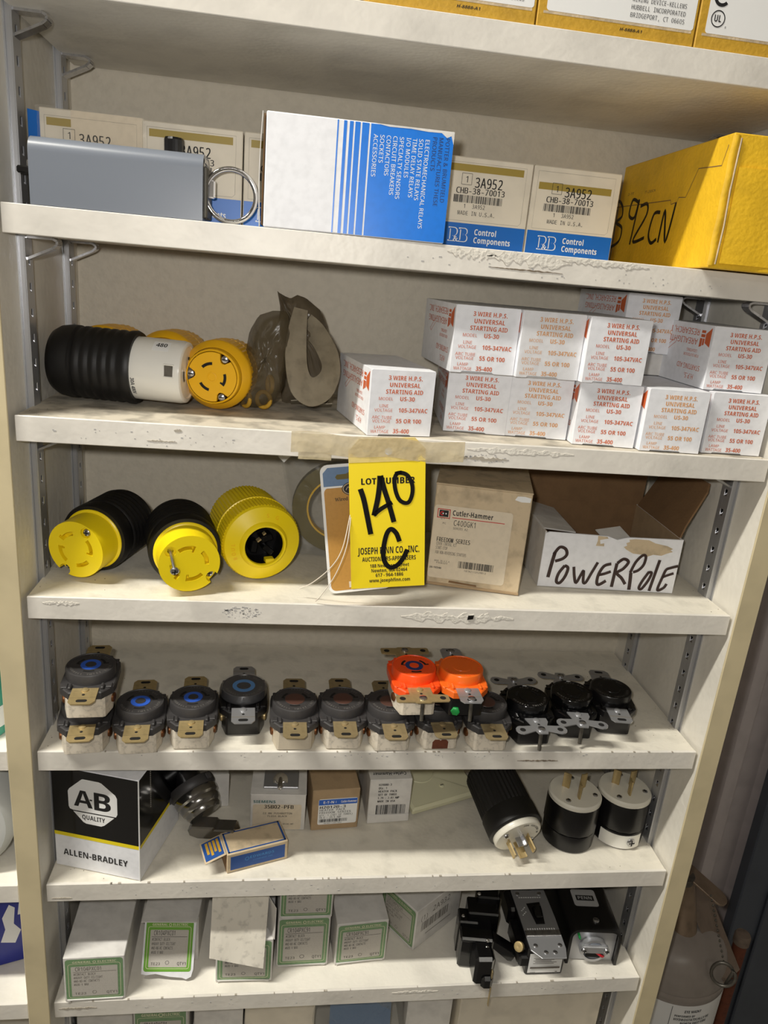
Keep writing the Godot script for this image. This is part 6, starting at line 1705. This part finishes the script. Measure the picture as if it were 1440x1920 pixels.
	g = geo(Transform3D(Basis(Vector3(1, 0, 0), Vector3(0, 0, -1), Vector3(0, 1, 0)), Vector3(0, 0.03875, 0)))
	for j in 12: g.rect(-0.016 + j * 0.0027, 0.0228, -0.0146 + j * 0.0027, 0.0250)
	for j in 6: g.rect(-0.016 + (j % 3) * 0.002, 0.042 + j * 0.002, -0.0145 + (j % 3) * 0.002, 0.0430 + j * 0.002)
	for j in 10: g.rect(-0.014 + j * 0.0027, 0.0660, -0.0125 + j * 0.0027, 0.0672)
	part(k, "stamped_text", g, M.label_white)
	# pressure switch with a black arched cover
	var w := 0.0575
	var h := 0.0480
	var d := 0.115
	var p := thing("pressure_switch", "black covered pressure switch with white nameplate and open clamped end", "switch", Vector3(0.5600, SG, -0.0170), -5.0)
	var arch := PackedVector2Array()
	var inner := PackedVector2Array()
	for q in [[1, 0], [1, 1], [-1, 1], [-1, 0]]:
		if q[1] == 0:
			arch.append(Vector2(q[0] * w / 2, 0)); inner.append(Vector2(q[0] * (w / 2 - 0.003), 0))
		else:
			for i in 8:
				var a := PI / 2 * i / 7 + (0.0 if q[0] > 0 else PI / 2)
				arch.append(Vector2(q[0] * (w / 2 - 0.012) + cos(a) * 0.012, h - 0.012 + sin(a) * 0.012)); inner.append(Vector2(q[0] * (w / 2 - 0.012) + cos(a) * 0.009, h - 0.012 + sin(a) * 0.009))
	var shell := PackedVector2Array(arch)
	inner.reverse(); shell.append_array(inner)
	part(p, "cover", smooth_prism(Transform3D.IDENTITY, shell, -d, 0.0), M.black_paint)
	part(p, "chassis", geo().box(Vector3(0, 0.0215, -0.0055), Vector3(w - 0.007, 0.0400, 0.0010)).box(Vector3(0, 0.0010, -d / 2 - 0.004), Vector3(w - 0.007, 0.0016, d - 0.010)).box(Vector3(0, 0.0205, -d + 0.002), Vector3(w - 0.007, 0.040, 0.0012)), M.zinc)
	var cx := Transform3D(Basis(Vector3(1, 0, 0), Vector3(0, 0, 1), Vector3(0, -1, 0)), Vector3(0.0, 0.0205, -0.005))
	part(p, "cable_clamp", geo(cx).lathe([Vector2(0.0, 0.0), Vector2(0.0150, 0.0), Vector2(0.0150, 0.0065), Vector2(0.0118, 0.0065), Vector2(0.0118, 0.0008)], 36).t_(Transform3D.IDENTITY).prism_z(rrect(0, 0.0245, 0.0310, 0.0095, 0.0040), 0.0000, 0.0045), M.zinc)
	part(p, "clamp_opening", geo().at(0, 0, 0.0018).flat(pv([-0.0098, 0.0190, 0.0098, 0.0190, 0.0080, 0.0125, -0.0080, 0.0125])), M.slot)
	part(p, "clamp_dome", geo(Transform3D(Basis(Vector3(1, 0, 0), Vector3(0, 0, 1), Vector3(0, -1, 0)), Vector3(0, 0.0205, 0.0))).lathe([Vector2(0.0116, 0.0), Vector2(0.0100, 0.0015), Vector2(0, 0.0017)], 30, 0.0, TAU), M.grey_paint)
	for s in [-1, 1]: screw_head(p, Vector3(s * 0.0125, 0.0250, 0.0045), Vector3(0, 0, 1), 0.0033, 0.0024)
	part(p, "red_wire", geo().tube(curve3([Vector3(0.003, 0.0185, 0.001), Vector3(0.006, 0.0180, 0.0035), Vector3(0.010, 0.0150, 0.0030), Vector3(0.013, 0.0130, -0.001)], 5), 0.0014, 8), M.red_wire)
	part(p, "green_wire", geo().tube(curve3([Vector3(-0.019, 0.0400, -0.004), Vector3(-0.0175, 0.0360, -0.002), Vector3(-0.0160, 0.0325, -0.003)], 5), 0.0014, 8), M.green_wire)
	var tp := Transform3D(Basis(Vector3(1, 0, 0), Vector3(0, 0, -1), Vector3(0, 1, 0)), Vector3(0, h + 0.0002, 0))
	part(p, "nameplate", geo(tp).flat(rrect(-0.002, 0.044, 0.0280, 0.0240, 0.003)), M.nameplate)
	part(p, "nameplate_field", geo(tp.translated_local(Vector3(0, 0, 0.0001))).rect(-0.0120, 0.0400, 0.0085, 0.0475), M.ink)
	g = geo(tp.translated_local(Vector3(0, 0, 0.0002))); write(g, "PENN", -0.0098, 0.0417, 0.0042, 0.0160, "bold")
	part(p, "printed_name", g, M.nameplate)
	screw_head(p, Vector3(0.0020, h, -0.0130), Vector3.UP, 0.0036, 0.0020, false)

# ------------------------------------------------------------------ eighth shelf, just in view
func shelf_h_stock():
	var mk := func(label, x0, x1, top, z, m, turn := 0.0): return carton("stock_carton", label, x1 - x0, top - SH, 0.10, Vector3((x0 + x1) / 2, SH, z), turn, m, "cartons on the lowest shelf in view")
	mk.call("grey white carton at the bottom edge of the photo, left corner", 0.006, 0.064, -0.6300, -0.045, M.white_worn)
	var a: Node3D = mk.call("green bordered carton at the bottom edge of the photo with label text", 0.068, 0.124, -0.6350, -0.030, M.white_worn)
	ge_print(a, face_of("front", 0.056, -0.6350 - SH, 0.1), 0.056, -0.6350 - SH, "CR104PXC01", false)
	mk.call("plain pale carton third along the bottom edge of the photo", 0.129, 0.182, -0.6300, -0.045, M.white_worn)
	mk.call("plain pale carton fourth along the bottom edge of the photo", 0.184, 0.262, -0.6310, -0.048, M.cream_card)
	var b := thing("parts_bag", "clear plastic bag with blue print at the bottom edge of the photo", "bag", Vector3(0.310, SH, -0.045))
	var pf := pillow([0.262, SH + 0.010, 0.258, SH + 0.060, 0.266, SH + 0.102, 0.300, SH + 0.104, 0.330, SH + 0.103, 0.356, SH + 0.104, 0.362, SH + 0.050, 0.358, SH + 0.004, 0.320, SH + 0.001, 0.280, SH + 0.001], -0.040, 0.015, 0.005, 52, 40)
	part(b, "film", shift(pf, Vector3(-0.310, -SH, 0.045)), M.film_clear)
	part(b, "insert_card", geo(Transform3D(Basis(Vector3.RIGHT, -0.2), Vector3(0.004, 0.004, 0.006))).box(Vector3(0, 0.048, 0), Vector3(0.070, 0.094, 0.001)), M.card_blue)
	var g := geo(Transform3D(Basis(Vector3.RIGHT, -0.2), Vector3(0.004, 0.004, 0.0068)))
	write(g, "APOCO", -0.014, 0.082, 0.0075, 0.030, "bold")
	part(b, "printed_text", g, M.ink)
	part(b, "white_panel", geo(Transform3D(Basis(Vector3.RIGHT, -0.2), Vector3(0.004, 0.004, 0.0066))).rect(-0.018, 0.060, 0.020, 0.094), M.label_white)
	mk.call("pale carton right of the clear bag at the bottom edge", 0.366, 0.418, -0.6340, -0.040, M.white_worn)
	var c := thing("parts_bag", "small clear wrapped part at the bottom edge beside a pale carton", "bag", Vector3(0.412, SH + 0.0958, -0.060))
	pf = pillow([-0.024, 0.0, -0.026, 0.012, -0.010, 0.022, 0.014, 0.020, 0.026, 0.008, 0.022, 0.0], 0.0, 0.012, 0.003, 61, 24)
	part(c, "film", pf, M.film_brown)
	mk.call("wide pale grey carton at the right end of the bottom edge", 0.424, 0.592, -0.6400, -0.030, M.cream_card)

# ------------------------------------------------------------------ glimpses of the next bay
func next_bay_stock():
	var t := thing("teal_bottle", "teal and white plastic bottle cut off by the photo's left edge", "bottle", Vector3(-0.0600, SE, -0.0350))
	part(t, "body", geo().lathe([Vector2(0, 0), Vector2(0.026, 0), Vector2(0.028, 0.004), Vector2(0.028, 0.044), Vector2(0.022, 0.056), Vector2(0.012, 0.062), Vector2(0.012, 0.070)], 36), M.teal)
	part(t, "cap", geo().lathe([Vector2(0.014, 0.066), Vector2(0.014, 0.080), Vector2(0.013, 0.082), Vector2(0, 0.082)], 24, 0, TAU, 0.04), M.charcoal)
	part(t, "label", geo().lathe([Vector2(0.0283, 0.010), Vector2(0.0283, 0.030)], 36), M.label_white)
	var r := thing("wrapped_roll", "roll wrapped in clear plastic cut off by the photo's left edge", "roll", Vector3(-0.0850, SF, -0.0480))
	part(r, "film_wrap", geo(Transform3D(Basis(Vector3(1, 0, 0), Vector3(0, 0, 1), Vector3(0, -1, 0)), Vector3(0, 0.056, -0.03))).lathe([Vector2(0.0, 0.0), Vector2(0.050, 0.0), Vector2(0.0555, 0.006), Vector2(0.0555, 0.060), Vector2(0.050, 0.068), Vector2(0.030, 0.070), Vector2(0.020, 0.066), Vector2(0.0, 0.066)], 40), M.film_white)
	part(r, "core", geo(Transform3D(Basis(Vector3(1, 0, 0), Vector3(0, 0, 1), Vector3(0, -1, 0)), Vector3(0, 0.056, -0.028))).lathe([Vector2(0.018, 0.0), Vector2(0.046, 0.0), Vector2(0.046, 0.060), Vector2(0.018, 0.060), Vector2(0.018, 0.0)], 32), M.grey_label)
	var b := carton("battered_carton", "battered dark blue carton cut off by the photo's left edge", 0.070, 0.095, 0.060, Vector3(-0.0720, SG, -0.0400), 18.0, M.worn_blue)
	var g := geo(face_of("front", 0.07, 0.095, 0.06))
	g.flat(pv([0.045, 0.030, 0.050, 0.045, 0.048, 0.060, 0.055, 0.075, 0.060, 0.070, 0.058, 0.050, 0.064, 0.040, 0.058, 0.025])); g.flat(pv([0.062, 0.060, 0.066, 0.090, 0.069, 0.090, 0.067, 0.060]))
	part(b, "scuffed_print", g, M.label_white)

# ------------------------------------------------------------------ the corner right of the bay
func corner_things():
	var c := thing("steel_cabinet", "dark slate blue shallow steel cabinet on the ribbed wall", "cabinet", Vector3(1.150, -Y0, -0.285))
	part(c, "body", geo().box(Vector3(0, 0.85, -0.012), Vector3(0.39, 1.7, 0.022), 0.002), M.cabinet)
	part(c, "door", geo().box(Vector3(0.02, 0.86, 0.003), Vector3(0.34, 1.62, 0.006), 0.002), M.cabinet)
	part(c, "handle", geo().box(Vector3(0.14, 0.9, 0.018), Vector3(0.016, 0.09, 0.016), 0.004), M.steel)
	# fire extinguisher standing on a stool-high ledge
	var bx := thing("wooden_crate", "rough wooden crate under the grey extinguisher", "crate", Vector3(0.725, -Y0, -0.14))
	for i in 4: part(bx, "slat", geo().box(Vector3(0, 0.042 + i * 0.062, 0.088), Vector3(0.165, 0.052, 0.012), 0.001), M.kraft)
	for i in 4: part(bx, "slat", geo().box(Vector3(0, 0.042 + i * 0.062, -0.088), Vector3(0.165, 0.052, 0.012), 0.001), M.kraft)
	for s in [-1, 1]:
		for i in 4: part(bx, "slat", geo().box(Vector3(s * 0.0765, 0.042 + i * 0.062, 0), Vector3(0.012, 0.052, 0.163), 0.001), M.kraft)
	part(bx, "lid", geo().box(Vector3(0, 0.268, 0), Vector3(0.168, 0.012, 0.190), 0.001), M.kraft)
	var o := thing("fire_extinguisher", "grey painted fire extinguisher tank with white inspection label", "extinguisher", Vector3(0.722, -Y0 + 0.274, -0.120))
	var top := 1.3 - 0.274 - 0.672                               # shoulder of the tank above its foot
	var pr := [Vector2(0.0, 0.0), Vector2(0.068, 0.0), Vector2(0.075, 0.008), Vector2(0.075, top)]
	for k in 9:
		var a := PI / 2 * (k + 1) / 9.0
		pr.append(Vector2(0.018 + 0.057 * cos(a), top + 0.052 * sin(a)))
	pr.append_array([Vector2(0.018, top + 0.066), Vector2(0.0, top + 0.066)])
	part(o, "tank", geo().lathe(pr, 56), M.tank)
	part(o, "weld_band", geo().lathe([Vector2(0.0752, top - 0.016), Vector2(0.0762, top - 0.013), Vector2(0.0762, top - 0.009), Vector2(0.0752, top - 0.006)], 56), M.tank)
	part(o, "valve", geo().at(0, top + 0.055, 0).lathe([Vector2(0.017, 0), Vector2(0.017, 0.030), Vector2(0.013, 0.034), Vector2(0.013, 0.055), Vector2(0, 0.056)], 24), M.zinc_dark)
	part(o, "carry_handle", geo(Transform3D(Basis(Vector3.RIGHT, 1.12) , Vector3(0.0, top + 0.078, 0.010))).grid(10, 12, func(u, v):
		var a := lerpf(-1.25, 1.25, u)
		return Vector3(sin(a) * 0.0145, 0.011 * cos(a), lerpf(-0.030, 0.072, v)), 0.0016), M.tank_metal)
	part(o, "squeeze_lever", geo(Transform3D(Basis(Vector3.UP, 0.75) * Basis(Vector3.RIGHT, 0.34), Vector3(-0.006, top + 0.118, -0.020))).prism_y(rrect(0.0, -0.020, 0.024, 0.110, 0.011), -0.0012, 0.0012), M.tank_metal)
	part(o, "inspection_tag", geo(Transform3D(Basis(Vector3.UP, 0.5) * Basis(Vector3.RIGHT, -0.75), Vector3(0.042, top + 0.040, 0.030))).prism(pv([-0.020, -0.048, 0.016, -0.046, 0.022, 0.040, 0.014, 0.062, -0.010, 0.066, -0.022, 0.045]), -0.0006, 0.0, 0.0002), M.old_tag)
	var rp := []
	for k in 26:
		var a := TAU * k / 22.0
		rp.append(Vector3(0.024 + 0.011 * cos(a), top + 0.035 + 0.016 * sin(a), 0.076 + 0.006 * cos(a) + k * 0.0002))
	rp.append_array([Vector3(0.030, top + 0.022, 0.080), Vector3(0.046, top + 0.016, 0.072)])
	part(o, "pull_pin_ring", geo().tube(rp, 0.0020, 8), M.zinc_dark)
	var ch := geo()
	for k in 14:
		var f := k / 13.0
		ch.at(lerpf(0.020, 0.024, f), lerpf(top + 0.105, top + 0.050, f), lerpf(0.030, 0.074, f)); ch.box(Vector3.ZERO, Vector3(0.0022, 0.0036, 0.0022), 0.0007)
	part(o, "pin_chain", ch, M.zinc_dark)
	# curved white label
	var lab := func(a0, a1, y0, y1, rr): return func(u, v):
		var a := deg_to_rad(lerpf(a0, a1, u))
		return Vector3(sin(a) * rr, lerpf(y0, y1, v), cos(a) * rr)
	part(o, "paper_label", geo().grid(20, 1, lab.call(-38.0, 58.0, top - 0.104, top - 0.019, 0.0753)), M.label_white)
	var flat := geo()
	write(flat, "EYE MAINT", -0.020, 0.074, 0.0040, 0.022, "bold"); write(flat, "PERFORMED BY", -0.031, 0.067, 0.0030, 0.026, "bold"); write(flat, "HYDROSTATICALLY RE", -0.031, 0.061, 0.0038, 0.048, "bold"); write(flat, "NORTH EAST FIRE", -0.022, 0.055, 0.0038, 0.036, "bold"); write(flat, "Manchester & Lowell", -0.030, 0.050, 0.0026, 0.034, "sans"); write(flat, "603 682-2528", -0.022, 0.0455, 0.0026, 0.022, "sans")
	write(flat, "YEAR", -0.030, 0.036, 0.0026, 0.009, "bold"); write(flat, "MONTH", -0.031, 0.027, 0.0026, 0.011, "bold"); write(flat, "DAY", -0.029, 0.018, 0.0026, 0.006, "bold")
	for j in 5: write(flat, ["89", "90", "91", "92", "93"][j], -0.014 + j * 0.010, 0.036, 0.0026, -1, "bold")
	for y in [0.0425, 0.0325, 0.0235, 0.0145, 0.0820]: flat.rect(-0.036, y, 0.040, y + 0.0007)
	for x in [-0.036, -0.017, -0.007, 0.003, 0.013, 0.023]: flat.rect(x, 0.0145 if x > -0.03 else 0.0145, x + 0.0006, 0.0425 if x > -0.03 else 0.082)
	var bent := geo()
	for i in flat.v.size():
		var a: float = flat.v[i].x / 0.0756 + 0.15
		bent.v.append(Vector3(sin(a) * 0.0756, top - 0.104 + flat.v[i].y, cos(a) * 0.0756)); bent.n.append(Vector3(sin(a), 0, cos(a)))
	part(o, "label_print", bent, M.ink)
	# rusty pipe by the cabinet
	var q := thing("rusty_pipe", "rusty steel pipe with pale cap beside the cabinet", "pipe", Vector3(0.8420, -Y0, -0.135))
	part(q, "pipe", geo().lathe([Vector2(0.0, 0.0), Vector2(0.009, 0.0), Vector2(0.009, 0.605), Vector2(0.0, 0.605)], 20), M.rust)
	part(q, "cap", geo().at(0, 0.604, 0).lathe([Vector2(0.0105, 0), Vector2(0.0105, 0.012), Vector2(0.009, 0.015), Vector2(0.0, 0.016)], 20), M.old_tag)
